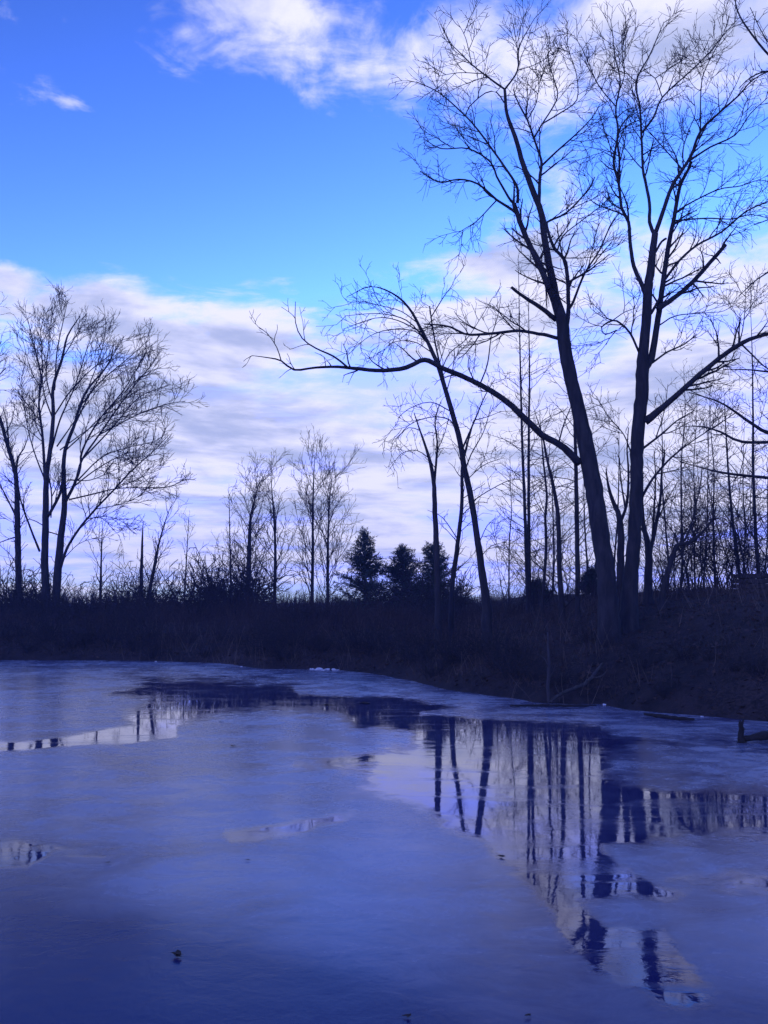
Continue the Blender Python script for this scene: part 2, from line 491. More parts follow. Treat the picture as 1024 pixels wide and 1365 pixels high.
# ------------------------------------------------------------------ trees traced from the photograph
class Tree:
    def __init__(s, name, label, D, base_px, group=None, mat=None, cat='tree', twigmat=None):
        s.D = D; s.mat = mat or M_BARK; s.tw = twigmat or M_TWIG
        b0 = at(base_px[0], base_px[1], D)
        z = float(ground_h(b0[0], b0[1]))
        s.base = np.array([b0[0], b0[1], z])
        s.o = tag(empty(name, s.base), label, cat, group)
        s.px = []      # (px, py, depth)
        s.lines = []; s.trunk = None

    WK = 1.0
    def limb(s, pts, dd=0.0, name='limb', ground=False, step=None, end_cap=True, twigs=True, sides=None):
        pts = [(x, y, w_ * (s.WK if ground else s.WK * .93)) for x, y, w_ in pts]
        if s.px:
            A = np.array(s.px); i = np.argmin((A[:, 0] - pts[0][0]) ** 2 + (A[:, 1] - pts[0][1]) ** 2); d0 = A[i, 2]
        else: d0 = s.D
        cum = np.concatenate([[0], np.cumsum([math.hypot(pts[i + 1][0] - pts[i][0], pts[i + 1][1] - pts[i][1]) for i in range(len(pts) - 1)])])
        P, R = [], []
        for (x, y, w_), c_ in zip(pts, cum / cum[-1]):
            dep = d0 + dd * c_
            P.append(at(x, y, dep)); R.append(0.5 * w_ * dep / F)
            s.px.append((x, y, dep))
        if ground:
            P[0][2] = max(P[0][2], s.base[2] + 0.15)
            P = [np.array([P[0][0], P[0][1], s.base[2] - 0.25]), np.array([P[0][0], P[0][1], s.base[2] + 0.06])] + P
            R = [R[0] * 1.45, R[0] * 1.18] + R
        P, R = resample(P, R, step or 0.18 * s.D / 20)
        if ground and len(P) > 8:
            R = R * (1 + 0.02 * np.sin(np.linspace(0, 17, len(P))))
        wob = 0.05 * R[:, None] * rng.standard_normal((len(P), 3)); wob[0] = 0
        P = P + wob
        sd_ = sides or (14 if R.max() > 0.12 else 8 if R.max() > 0.03 else 5)
        V, Fs = tubes(P[None] - s.base, R[None], sd_, cap=True, lump=0.03)
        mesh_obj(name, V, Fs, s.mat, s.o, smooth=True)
        if twigs: s.lines.append((P, R))
        return s

    def crown(s, specs, name='crown', seed=1, lines=None):
        """specs: list of dicts for successive orders of branching"""
        r = np.random.default_rng(seed)
        bag = Bag(); cur = lines or s.lines; allr = []
        for i, kw in enumerate(specs):
            kw = dict(kw); src = kw.pop('src', None); sides = kw.pop('sides', 3)
            P, R = sprout(cur if src is None else (s.lines if src == 'limbs' else allr[src]), r=r, **kw)
            if len(P):
                V, Fs = tubes(P - s.base, R, sides); bag.add(V, Fs)
            allr.append((P, R)); cur = (P, R)
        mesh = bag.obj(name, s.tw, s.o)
        return mesh


def pxw(pts, w0, w1):
    n = len(pts)
    return [(x, y, w0 + (w1 - w0) * i / (n - 1)) for i, (x, y) in enumerate(pts)]


# ---- large near tree, stem leaning to the left
D1 = 20.0
t1 = Tree('bare_tree', 'tall dark bare tree leaning left with a long low limb reaching over the pond', D1, (812, 836), 'large bare trees on the bank')
t1.WK = .85
t1.limb([(812, 830, 34), (808, 775, 29), (801, 715, 28), (793, 662, 28), (782, 600, 26), (772, 550, 22), (760, 500, 21), (752, 456, 20), (750, 431, 19), (743, 408, 17), (736, 372, 13), (728, 332, 11), (722, 286, 10), (715, 266, 9.5), (705, 240, 9), (697, 218, 8), (687, 183, 7), (676, 152, 5.5), (673, 119, 4.5)], 0.3, 'trunk', ground=True)
t1.limb(pxw([(748, 425), (741, 408), (727, 372), (713, 342), (697, 306), (690, 286), (685, 271)], 12, 8), -0.5)
t1.limb(pxw([(690, 286), (682, 279), (662, 266), (637, 245), (611, 239), (586, 243), (560, 228)], 5.5, 1.6), -0.8)
t1.limb(pxw([(662, 267), (649, 281), (634, 296), (621, 304), (603, 316)], 2.6, 1), -0.3)
t1.limb(pxw([(685, 271), (678, 263), (662, 235), (654, 216), (624, 198), (588, 198), (565, 185)], 5, 1.4), -1.2)
t1.limb(pxw([(690, 270), (690, 252), (682, 236), (659, 203), (637, 173), (621, 155), (586, 124), (555, 109)], 5.5, 1.4), 0.6)
t1.limb(pxw([(621, 155), (626, 142), (647, 124), (662, 123), (672, 137)], 1.8, 2.4), 0.2)
t1.limb(pxw([(673, 119), (652, 104), (629, 86), (609, 66), (590, 50)], 3.8, 1), -0.6)
t1.limb(pxw([(673, 119), (690, 94), (692, 64), (703, 41), (713, 24)], 3.6, 1), 0.5)
t1.limb(pxw([(629, 86), (621, 51), (609, 28)], 1.8, 0.8), -0.2)
t1.limb(pxw([(642, 98), (611, 97), (583, 102)], 1.7, 0.8), 0.5)
t1.limb(pxw([(690, 94), (718, 84), (748, 64)], 1.8, 0.8), 0.6)
t1.limb(pxw([(722, 290), (719, 271), (720, 233), (722, 216), (713, 188), (703, 160), (690, 135), (684, 118)], 7, 1.6), 0.9)
t1.limb(pxw([(713, 182), (723, 165), (743, 130), (738, 104), (731, 76), (733, 51)], 3.2, 1), 0.8)
t1.limb(pxw([(723, 165), (748, 150), (769, 133), (769, 102), (761, 76), (752, 58)], 2.8, 0.9), -0.5)
t1.limb(pxw([(721, 222), (743, 201), (769, 178), (789, 157), (800, 138)], 4, 1.2), -0.9)
t1.limb(pxw([(703, 160), (715, 137), (720, 107), (731, 81)], 2, 0.9), 0.3)
t1.limb(pxw([(752, 445), (757, 425), (758, 408), (756, 362), (751, 344), (738, 329), (729, 301), (733, 294), (756, 283), (784, 253), (793, 236)], 9, 1.8), 1.3)
t1.limb(pxw([(743, 334), (751, 314), (769, 299), (799, 276), (815, 262)], 3, 1.1), 0.5)
t1.limb(pxw([(757, 414), (764, 403), (776, 372), (784, 357), (799, 334), (812, 305), (825, 284)], 5, 1.6), -0.7)
t1.limb(pxw([(751, 344), (777, 344), (795, 342)], 2, 1), 0.3)
t1.limb(pxw([(707, 330), (716, 343), (724, 362), (733, 385)], 9, 9), -0.3)
t1.limb([(741, 426, 9), (722, 411, 7.5), (705, 400, 6.5), (692, 391, 5.5), (682, 383, 5)], -0.6, twigs=False)
t1.limb(pxw([(744, 451), (730, 447), (718, 445), (692, 441), (662, 444), (637, 446), (619, 445), (601, 436), (583, 433), (566, 432)], 7, 2.4), -1.0)
t1.limb(pxw([(624, 445), (620, 438), (613, 430)], 2, 1.2), -0.1, twigs=False)
t1.limb([(772, 618, 15), (758, 603, 13), (745, 592, 12), (722, 579, 11.5), (696, 554, 11), (670, 531, 10), (640, 513, 9.5), (615, 501, 9), (588, 490, 9), (572, 481, 9), (560, 481, 8), (542, 490, 8), (512, 494, 7), (481, 492, 6.5), (451, 489, 5), (421, 490, 4), (392, 493, 3.5), (375, 481, 3), (359, 477, 2), (336, 474, 1)], -2.2)
LOW = []
n_before = len(t1.lines)
t1.limb(pxw([(463, 489), (445, 475), (421, 464), (403, 451), (394, 430), (394, 402)], 4, 1.1), -0.3)
t1.limb(pxw([(375, 481), (369, 463), (357, 445), (345, 436)], 2.2, 0.9), 0.2)
t1.limb(pxw([(434, 488), (432, 476), (420, 470)], 1.6, 0.8), 0.2)
t1.limb(pxw([(590, 490), (600, 470), (622, 452), (640, 425), (655, 400)], 2.0, 0.9), 0.5)
t1.limb(pxw([(640, 512), (650, 485), (655, 450), (664, 420), (668, 395)], 2.8, 0.9), 0.7)
t1.limb(pxw([(745, 590), (752, 565), (762, 540)], 3.2, 1.5), 0.5)
SPEC_BIG = [
    dict(dens=4.4, L=1.25, ang=(25, 58), K=7, up=0.05, wob=0.11, t0=0.22, rs=0.6, rmin=0.0085, rmax=0.026, shrink=0.6, sides=4),
    dict(dens=7.0, L=0.66, ang=(25, 58), K=6, up=0.03, wob=0.12, t0=0.12, rs=0.7, rmin=0.0068, rmax=0.011),
    dict(dens=8.0, L=0.34, ang=(25, 58), K=4, up=0.02, wob=0.12, t0=0.1, rs=0.8, rmin=0.0056, rmax=0.0075),
]
t1.crown(SPEC_BIG, seed=5, lines=t1.lines[1:-7])
t1.crown([dict(dens=2.4, L=.8, ang=(30, 70), K=6, up=0.04, wob=0.16, t0=0.3, rs=0.5, rmin=0.008, rmax=0.018, shrink=0.5, sides=4), dict(dens=4.5, L=.42, ang=(28, 65), K=5, up=.02, wob=.16, rmin=.0066, rmax=.010), dict(dens=5, L=.22, K=3, rmin=.0055, rmax=.0075)], seed=6, lines=t1.lines[-7:])

# ---- its upright neighbour
t2 = Tree('bare_tree', 'tall dark upright bare tree forking into three high stems beside the leaning trunk', 20.5, (838, 828), 'large bare trees on the bank')
t2.WK = .85
t2.limb([(838, 822, 30), (840, 785, 25), (844, 737, 22), (848, 662, 20), (850, 587, 20), (855, 531, 21), (857, 490, 21), (858, 464, 16), (862, 423, 15), (864, 382, 14), (868, 357, 13), (873, 311, 10)], 0.2, 'trunk', ground=True)
t2.limb(pxw([(873, 314), (866, 296), (866, 271), (860, 240), (857, 224), (855, 178), (853, 142), (848, 109), (866, 74), (878, 46), (885, 30)], 7, 1.1), 0.7)
t2.limb(pxw([(855, 178), (871, 157), (883, 130), (916, 99), (947, 69), (965, 46), (987, 22)], 4, 1), -0.7)
t2.limb(pxw([(883, 130), (873, 104), (860, 96)], 2, 1), 0.3)
t2.limb(pxw([(874, 104), (895, 90), (916, 76), (930, 60)], 1.7, 0.8), 0.5)
t2.limb(pxw([(848, 109), (833, 94), (828, 76)], 1.8, 0.8), -0.3)
t2.limb(pxw([(872, 316), (886, 276), (896, 248), (910, 226), (921, 208), (934, 175), (957, 152), (985, 127), (1003, 107), (1030, 92)], 8, 1.6), -0.6)
t2.limb(pxw([(934, 172), (934, 137), (937, 102), (952, 69), (965, 44), (972, 20)], 2.6, 0.9), 0.6)
t2.limb(pxw([(918, 215), (947, 196), (980, 180), (1000, 152), (1026, 128)], 4, 1.2), -1.2)
t2.limb(pxw([(910, 226), (881, 193), (863, 173), (850, 160)], 2.6, 1), 0.8)
t2.limb(pxw([(911, 224), (911, 198), (919, 172), (927, 152), (925, 132)], 2.6, 1), 0.9)
t2.limb(pxw([(860, 392), (856, 380), (845, 355), (840, 322), (838, 296), (829, 278), (825, 245), (818, 216), (824, 178), (821, 145), (827, 109), (820, 76), (817, 46), (814, 26)], 8, 1), 0.5)
t2.limb(pxw([(825, 243), (826, 211), (823, 188), (828, 168)], 4.5, 3), -0.3)
t2.limb(pxw([(821, 142), (797, 112), (779, 71), (766, 48)], 2.4, 0.8), 0.7)
t2.limb(pxw([(824, 125), (833, 98), (830, 66), (838, 38)], 2, 0.8), -0.5)
t2.limb(pxw([(824, 178), (840, 165), (853, 160)], 2.2, 1.6), 0.2)
t2.limb(pxw([(818, 210), (800, 200), (780, 195)], 2, 0.8), -0.6)
t2.limb(pxw([(859, 492), (868, 478), (871, 464), (876, 433), (881, 398), (886, 362), (891, 329), (899, 289), (906, 250), (914, 233), (922, 216)], 13, 4.5), 0.9)
t2.limb(pxw([(868, 418), (878, 400), (886, 380)], 5, 4), 0.2, twigs=False)
t2.limb(pxw([(874, 336), (882, 322), (888, 318)], 4, 4), 0.2, twigs=False)
t2.limb(pxw([(899, 285), (916, 273), (957, 253), (987, 248), (1013, 240), (1035, 246)], 3.2, 1.1), 0.6)
t2.limb(pxw([(901, 294), (942, 291), (977, 292), (1000, 286), (1030, 292)], 3, 1.2), -0.8)
t2.limb(pxw([(887, 372), (906, 347), (929, 327), (962, 309), (993, 283), (1018, 271), (1040, 262)], 5, 1.8), -0.6)
t2.limb([(877, 412, 9), (904, 393, 8), (927, 372, 7.5), (952, 344, 7), (967, 327, 6.5)], 0.7)
t2.limb(pxw([(880, 433), (901, 421), (942, 417), (960, 416)], 2.6, 1), 0.4)
t2.limb(pxw([(852, 470), (840, 444), (827, 431), (817, 427), (802, 436), (807, 446), (822, 440)], 4.5, 1.8), -0.7)
t2.limb(pxw([(817, 427), (833, 416), (850, 410)], 2, 1), 0.2)
t2.limb(pxw([(822, 440), (812, 452), (808, 460)], 2, 1), 0.1)
t2.limb(pxw([(866, 486), (890, 469), (912, 459), (929, 445)], 4, 1.5), 0.5)
t2.limb([(860, 562, 15), (886, 541, 11), (914, 516, 9.5), (941, 492, 9), (968, 471, 8.5), (990, 457, 8), (1008, 449, 7), (1030, 444, 6), (1060, 436, 5)], -1.2)
t2.limb(pxw([(988, 458), (1000, 470), (1024, 492), (1050, 500)], 3.5, 1.6), 0.4)
t2.limb(pxw([(985, 460), (990, 440), (993, 415), (994, 380)], 2.4, 1), 0.4)
t2.limb(pxw([(858, 597), (885, 576), (902, 561), (926, 547)], 4.5, 1.4), 0.6)
t2.limb(pxw([(853, 668), (869, 640), (888, 617), (902, 604), (926, 586), (980, 551)], 5, 1.3), 0.9)
t2.limb(pxw([(842, 606), (832, 580), (812, 556), (795, 530)], 2.6, 0.9), -0.7)
t2.crown(SPEC_BIG, seed=7, lines=t2.lines[1:])

# ---- big spreading tree at the left, farther off
t3 = Tree('spreading_tree', 'large bare tree with two trunks and a wide fan-shaped crown on the left shore', 40.0, (66, 800), 'large bare trees on the bank')
t3.WK = .74
t3.limb([(61, 793, 15), (60, 740, 13), (61, 689, 11.5), (62, 634, 9), (67, 600, 8), (71, 556, 7), (71, 517, 5.5), (83, 478, 4.5), (90, 448, 3), (107, 421, 1.5)], 0.0, 'trunk', ground=True)
t3.limb([(75, 793, 15), (80, 727, 13), (86, 676, 10), (85, 634, 8), (87, 600, 6.5), (98, 570, 6), (107, 541, 5), (117, 519, 4), (146, 483, 2.5), (152, 455, 1.3)], 0.5, 'trunk', ground=True)
FAN = [
    ([(60, 640), (57, 583), (52, 539), (55, 502), (44, 456), (37, 425)], 6, 1.2, 1.5), ([(57, 585), (47, 562), (45, 530)], 2.5, 1, -1),
    ([(63, 690), (79, 661), (84, 638)], 6, 5, -.6), ([(68, 690), (69, 660), (64, 630)], 2.5, 3, -.6),
    ([(86, 672), (99, 646), (107, 623), (110, 600), (132, 560), (165, 520), (195, 470)], 6.5, 1.3, -1.5), ([(103, 634), (110, 612), (132, 580), (159, 541), (181, 512), (203, 485), (212, 470)], 4.5, 1.2, 1.2),
    ([(81, 757), (89, 732), (104, 707), (127, 679), (152, 653), (178, 625), (203, 603), (225, 580)], 6, 1.2, -1.5), ([(92, 666), (127, 658), (157, 651), (200, 650), (229, 648), (248, 636)], 3, 1, 1),
    ([(53, 735), (38, 697), (25, 658), (15, 613), (5, 575)], 4.5, 1.2, .8), ([(71, 556), (95, 520), (125, 490), (150, 472)], 3, 1, -1.5), ([(66, 610), (80, 560), (100, 515), (116, 465), (128, 432)], 4, 1, 1.8),
    ([(83, 478), (100, 450), (112, 425)], 2.4, .9, 1), ([(73, 520), (76, 470), (84, 430), (90, 402)], 3, .9, -1.6), ([(71, 540), (62, 500), (66, 450), (70, 410)], 2.6, .9, 2), ([(76, 595), (90, 575), (103, 556), (130, 520)], 3.2, 1, 1.2),
    ([(98, 570), (120, 525), (148, 478), (165, 450)], 3.4, 1, 1.4), ([(107, 541), (135, 508), (168, 480), (200, 452)], 3, 1, -1.8), ([(110, 612), (150, 570), (185, 530), (228, 512)], 3.4, 1, 2), ([(132, 580), (185, 552), (225, 538), (247, 535)], 2.6, .9, -1.4),
    ([(104, 640), (135, 610), (165, 598), (207, 588)], 3, .9, 2), ([(97, 650), (125, 628), (160, 608), (200, 596)], 3, .9, -2), ([(152, 653), (180, 640), (215, 625)], 2, .8, 1), ([(127, 679), (160, 672), (190, 660)], 2, .8, -1), ([(104, 707), (125, 690), (150, 690), (172, 700)], 2.2, .8, 1.4),
    ([(115, 692), (135, 690), (150, 705), (160, 715)], 1.8, .8, .6), ([(85, 745), (105, 725), (130, 716)], 1.8, .8, .6), ([(61, 708), (75, 712), (82, 716)], 2.6, 2.2, .4), ([(57, 700), (40, 692), (25, 700)], 2.2, 1, -1), ([(200, 645), (178, 620), (170, 600)], 1.2, .8, .6),
    ([(60, 640), (45, 600), (35, 560), (28, 500)], 3, .9, 1.5), ([(55, 520), (40, 490), (30, 450)], 2.2, .8, -1), ([(71, 560), (58, 520), (56, 470), (52, 420)], 3, .9, 1), ([(80, 600), (100, 585), (130, 565), (165, 555), (205, 545)], 2.6, .8, 1.8), ([(90, 640), (120, 640), (150, 628), (185, 612)], 2.4, .8, -1.2), ([(88, 600), (115, 575), (150, 540), (190, 500), (215, 490)], 2.8, .8, -2.2),
    ([(117, 519), (135, 470), (142, 435)], 2.4, .8, 1), ([(58, 590), (40, 575), (22, 560)], 2, .8, 1.2),
]
for pts, w0, w1, dd in FAN: t3.limb(pxw(pts, w0, w1), dd)
t3.crown([
    dict(dens=4.0, L=1.5, ang=(20, 50), K=6, up=0.05, wob=0.12, t0=0.3, rs=0.55, rmin=0.012, rmax=0.03, shrink=0.4),
    dict(dens=5.4, L=0.85, ang=(22, 50), K=5, up=0.05, wob=0.13, t0=0.15, rs=0.7, rmin=0.0110, rmax=0.017),
    dict(dens=5.6, L=0.45, ang=(22, 50), K=4, up=0.03, wob=0.13, t0=0.1, rs=0.8, rmin=0.0090, rmax=0.012)], seed=9, lines=t3.lines[2:])

# ---- thin tree at the left edge, and the crown of one beyond the frame
t4 = Tree('bare_tree', 'slender forked bare tree at the left edge beside the fan-shaped tree', 42.0, (25, 795), 'smaller bare trees')
t4.limb([(25, 790, 9), (24, 727, 8), (23, 676, 7), (21, 633, 6), (12, 600, 5), (0, 558, 4), (-12, 520, 2)], 0, 'trunk', ground=True)
for pts, w0, w1, dd in [([(22, 628), (24, 610), (32, 598), (38, 580)], 3, 1, -.6), ([(22, 690), (5, 655), (-10, 630)], 2.5, 1, .6), ([(24, 715), (8, 720), (-12, 728)], 2, 1, -.8), ([(12, 600), (10, 570), (4, 540)], 3, 1, .6), ([(6, 580), (16, 560), (20, 540)], 1.8, .8, .5)]: t4.limb(pxw(pts, w0, w1), dd)
t4.crown([dict(dens=2.8, L=1.4, ang=(25, 55), K=5, up=0.06, t0=0.1, rs=0.5, rmin=0.010, rmax=0.022, sides=3), dict(dens=4.5, L=0.8, ang=(25, 55), K=4, up=0.05, rmin=0.0085, rmax=0.013)], seed=3)
t5 = Tree('bare_tree', 'bare tree whose crown reaches in at the upper left edge', 44.0, (-75, 800), 'smaller bare trees')
t5.limb([(-75, 790, 14), (-72, 700, 12), (-66, 600, 9), (-55, 520, 6), (-48, 450, 3), (-45, 400, 1.5)], 0, 'trunk', ground=True)
for pts, w0, w1, dd in [([(-66, 600), (-40, 540), (-15, 490), (2, 455)], 5, 1.2, .5), ([(-58, 540), (-30, 480), (-12, 430), (-4, 405)], 4, 1, -.8), ([(-40, 540), (-10, 510), (8, 490)], 3, 1, 1), ([(-70, 640), (-100, 560), (-120, 480)], 5, 1.2, .6), ([(-62, 570), (-80, 500), (-85, 430)], 4, 1, 1.2)]: t5.limb(pxw(pts, w0, w1), dd)
t5.crown([dict(dens=2.8, L=1.8, ang=(20, 50), K=5, up=0.06, t0=0.1, rs=0.5, rmin=0.011, rmax=0.025), dict(dens=4, L=1.0, ang=(22, 50), K=4, up=0.05, rmin=0.009, rmax=0.014), dict(dens=3, L=.5, K=3, rmin=.0075, rmax=.01)], seed=4)

# ---- leaning tree right of the conifers and its neighbours
t6 = Tree('bare_tree', 'dark bare tree leaning left with arching drooping branches right of the evergreens', 23.5, (648, 815), 'smaller bare trees')
t6.WK = .76
t6.limb([(649, 812, 17), (647, 795, 15), (640, 743, 12), (629, 669, 10.5), (618, 618, 9.5), (611, 578, 9), (596, 527, 8.5), (585, 490, 8), (574, 464, 7), (563, 442, 6), (545, 410, 4), (523, 391, 3), (494, 382, 2), (462, 396, 1)], -0.6, 'trunk', ground=True)
for pts, w0, w1, dd in [
    ([(598, 532), (589, 494), (581, 461), (574, 417), (573, 408)], 4.5, 2.4, .6), ([(574, 424), (592, 395), (603, 380), (608, 366)], 2.4, .9, .6), ([(566, 451), (542, 427), (506, 418), (460, 421)], 3, 1.1, -.9),
    ([(562, 443), (530, 427), (500, 424), (457, 439)], 2.6, 1, .9), ([(570, 458), (554, 442), (524, 439), (493, 448), (463, 474)], 2.6, 1, -1.4), ([(576, 470), (550, 455), (520, 458), (505, 480)], 2.2, .9, 1), ([(556, 430), (535, 415), (510, 408), (480, 402), (455, 408)], 2.2, .9, .8), ([(545, 410), (528, 400), (505, 402)], 1.8, .9, -.6),
    ([(616, 600), (633, 560), (647, 527), (660, 505)], 4, 1.2, .7), ([(633, 560), (652, 555), (668, 548)], 2, .9, -.5), ([(611, 580), (600, 560), (574, 556), (545, 567), (527, 589)], 3, 1, -.7), ([(604, 550), (574, 536), (545, 545), (530, 558)], 2.4, 1, .8),
    ([(596, 520), (604, 490), (606, 465)], 2.2, .9, .6), ([(636, 730), (650, 700), (662, 690)], 2, .9, .4), ([(629, 669), (650, 655), (680, 640), (700, 640)], 2.4, .9, .8), ([(640, 743), (655, 728), (676, 722)], 2, .9, -.5), ([(622, 640), (645, 620), (672, 610)], 2.2, .9, .6)]:
    t6.limb(pxw(pts, w0, w1), dd)
t6.crown([dict(dens=3.6, L=1.1, ang=(35, 75), K=6, up=-0.01, wob=0.22, t0=0.15, rs=0.5, rmin=0.0085, rmax=0.018, shrink=.3), dict(dens=5, L=0.6, ang=(30, 65), K=5, up=0.0, wob=0.2, rmin=0.007, rmax=0.011), dict(dens=6, L=.3, K=3, wob=.2, rmin=.006, rmax=.008)], seed=12, lines=t6.lines[1:])

t7 = Tree('bare_tree', 'upright bare tree with a high fork standing over the last evergreen', 25.0, (584, 815), 'smaller bare trees')
t7.WK = .78
t7.limb([(584, 805, 12), (583, 760, 11), (581, 706, 9), (578, 640, 7.5), (571, 607, 5), (560, 574, 3), (552, 550, 1.5)], 0, 'trunk', ground=True)
for pts, w0, w1, dd in [([(579, 645), (582, 610), (583, 589), (580, 560), (588, 535)], 5, 1.4, .5), ([(571, 610), (555, 600), (535, 605), (520, 625)], 2, .8, -.6), ([(583, 600), (592, 580), (600, 550)], 2, .9, .6), ([(560, 574), (545, 570), (528, 585), (520, 600)], 1.8, .8, .5)]: t7.limb(pxw(pts, w0, w1), dd)
t7.crown([dict(dens=4, L=1.0, ang=(30, 70), K=6, up=0.0, wob=0.2, t0=0.1, rs=0.5, rmin=0.0085, rmax=0.016), dict(dens=5.5, L=0.6, ang=(30, 60), K=5, up=0.01, wob=.2, rmin=0.007, rmax=0.011), dict(dens=4, L=.28, K=3, rmin=.006, rmax=.008)], seed=13, lines=t7.lines[1:])
t8 = Tree('bare_tree', 'thin crooked bare tree just left of the leaning trunk', 25.5, (602, 815), 'smaller bare trees')
t8.WK = .82
t8.limb([(602, 805, 9), (604, 770, 8), (609, 735, 7.5), (616, 669, 6), (616, 625, 5), (622, 596, 3.5), (632, 560, 2)], 0, 'trunk', ground=True)
for pts, w0, w1, dd in [([(616, 640), (628, 606), (645, 575), (655, 540)], 3, 1, .5), ([(611, 720), (590, 690), (570, 680)], 2, .8, -.6), ([(613, 690), (632, 672), (650, 670)], 1.8, .8, .6)]: t8.limb(pxw(pts, w0, w1), dd)
t8.crown([dict(dens=3.4, L=1.1, ang=(30, 70), K=6, up=0.04, wob=.2, t0=0.2, rs=0.5, rmin=0.008, rmax=0.015), dict(dens=5.5, L=0.55, ang=(30, 60), K=4, up=0.02, rmin=0.0065, rmax=0.01)], seed=14)

# ---- straight poles behind the bank
POLES = [
    ('straight thin bare tree, first of the close pair of poles left of the big trunks', 29.0, [(704, 800, 7), (700, 690, 6), (696, 580, 5), (694, 500, 4), (692, 400, 2)]),
    ('straight thin bare tree, second of the close pair of poles left of the big trunks', 29.6, [(706, 800, 7), (705, 690, 6), (705, 580, 5), (706, 500, 3.5), (705, 430, 2)]),
    ('wavy thin bare tree between the pair of poles and the big trunks', 27.0, [(724, 800, 6), (728, 730, 5.5), (727, 690, 5), (729, 660, 5), (724, 610, 4), (721, 570, 2)]),
    ('bent bare tree with a stout stem under the long low limb', 24.5, [(749, 805, 10), (746, 760, 9), (744, 690, 8), (738, 650, 7.5), (730, 615, 6), (723, 580, 4), (715, 555, 2)]),
    ('stout straight bare pole close left of the big leaning trunk', 24.0, [(770, 810, 9), (770, 760, 9), (769, 690, 8.5), (768, 630, 8), (766, 560, 6), (765, 520, 4), (762, 470, 1.5)]),
    ('leaning thin bare tree rising from the thicket by the right edge', 27.0, [(987, 775, 6.5), (981, 725, 6), (976, 688, 5.5), (971, 630, 4.5), (968, 580, 3), (966, 540, 1.5)]),
    ('tall straight thin bare tree nearest the right edge', 26.0, [(1012, 775, 7), (1008, 720, 6.5), (1006, 679, 6), (1004, 620, 5.5), (1004, 560, 4.5), (1003, 480, 2.5), (1001, 420, 1.2)]),
]
for i, (lab, D, pts) in enumerate(POLES):
    pts = [(x, y, w_ * (1 - .35 * j / (len(pts) - 1))) for j, (x, y, w_) in enumerate(pts)]
    pts.append((pts[-1][0] * 1.6 - pts[-2][0] * .6, pts[-1][1] * 1.6 - pts[-2][1] * .6, .5))
    tp = Tree('pole_tree', lab, D, (pts[0][0], pts[0][1]), 'thin straight trees behind the bank', M_BARK)
    tp.WK = .82
    tp.limb(pts, 0.2, 'trunk', ground=True)
    tp.crown([dict(dens=5.0, L=1.7, ang=(50, 82), K=7, up=0.035, wob=0.14, t0=0.08, rs=0.4, rmin=0.0075, rmax=0.014, shrink=.4, sides=3), dict(dens=4.2, L=0.6, ang=(25, 60), K=5, up=0.03, wob=.16, rmin=0.0065, rmax=0.009), dict(dens=3.5, L=.3, K=3, rmin=.0055, rmax=.008)], seed=30 + i)

rq = np.random.default_rng(314)
for i in range(11):
    px = [676, 735, 782, 822, 893, 905, 925, 940, 957, 995, 1020][i] + rq.uniform(-4, 4); D = float(rq.uniform(29, 40)); top = rq.uniform(470, 650); ln_ = rq.uniform(-.05, .05)
    tp = Tree('pole_tree', 'slim bare pole in the woods behind the big twin trunks', D, (px, 800), 'slim poles of the woods behind the big trunks', M_BARK)
    hgt = 800 - top; w0 = rq.uniform(2.4, 4)
    tp.limb([(px + ln_ * hgt * t + rq.uniform(-2, 2), 800 - hgt * t, w0 * (1 - .88 * t)) for t in (0, .2, .4, .6, .8, 1)], .2, 'trunk', ground=True)
    tp.crown([dict(dens=4.2, L=1.5, ang=(35, 75), K=6, up=0.04, wob=0.12, t0=0.12, rs=0.4, rmin=0.008, rmax=0.013, shrink=.5), dict(dens=4.4, L=0.6, ang=(25, 60), K=4, up=0.03, wob=.14, rmin=0.007, rmax=0.009), dict(dens=3.5, L=.35, K=3, rmin=.006, rmax=.008)], seed=500 + i)

# ---- small forked trees among the big trunks
t9 = Tree('forked_tree', 'small forked bare stem wedged between the two big trunks', 22.0, (827, 825), 'smaller bare trees')
t9.limb([(826, 815, 11), (827, 760, 10), (828, 720, 9), (826, 690, 8), (817, 668, 5), (811, 648, 3.5), (808, 625, 1.5)], 0, 'trunk', ground=True)
for pts, w0, w1, dd in [([(827, 697), (836, 670), (838, 630), (836, 600), (838, 570)], 5, 1.3, .5), ([(834, 680), (828, 640), (826, 610)], 3, 1.2, -.4)]: t9.limb(pxw(pts, w0, w1), dd)
t9.crown([dict(dens=3.6, L=.9, ang=(25, 60), K=6, up=0.03, wob=.2, rs=.5, rmin=.007, rmax=.012), dict(dens=4, L=.45, K=4, rmin=.0058, rmax=.008), dict(dens=4, L=.25, K=3, rmin=.005, rmax=.007)], seed=41)
t10 = Tree('forked_tree', 'dark bare tree forking into upright stems just right of the big trunks', 22.5, (865, 820), 'smaller bare trees')
t10.limb([(865, 812, 13), (864, 786, 12), (865, 737, 9.5), (858, 700, 6), (856, 669, 4.5), (857, 630, 2)], 0, 'trunk', ground=True)
for pts, w0, w1, dd in [([(866, 740), (875, 698), (881, 659), (882, 630), (886, 600)], 6.5, 1.5, .6), ([(870, 715), (872, 680), (874, 640), (872, 600)], 4, 1.2, -.5), ([(862, 720), (853, 700), (848, 680)], 2.5, 1, .5), ([(878, 690), (890, 665), (905, 640)], 2, .9, .5)]: t10.limb(pxw(pts, w0, w1), dd)
t10.crown([dict(dens=3.6, L=1.0, ang=(25, 60), K=6, up=0.03, wob=.2, rs=.5, rmin=.007, rmax=.013), dict(dens=4, L=.5, K=4, rmin=.0058, rmax=.008), dict(dens=4, L=.25, K=3, rmin=.005, rmax=.007)], seed=42)
t11 = Tree('leaning_tree', 'crooked bare tree leaning right over the bank with spreading side stems', 21.5, (880, 815), 'smaller bare trees')
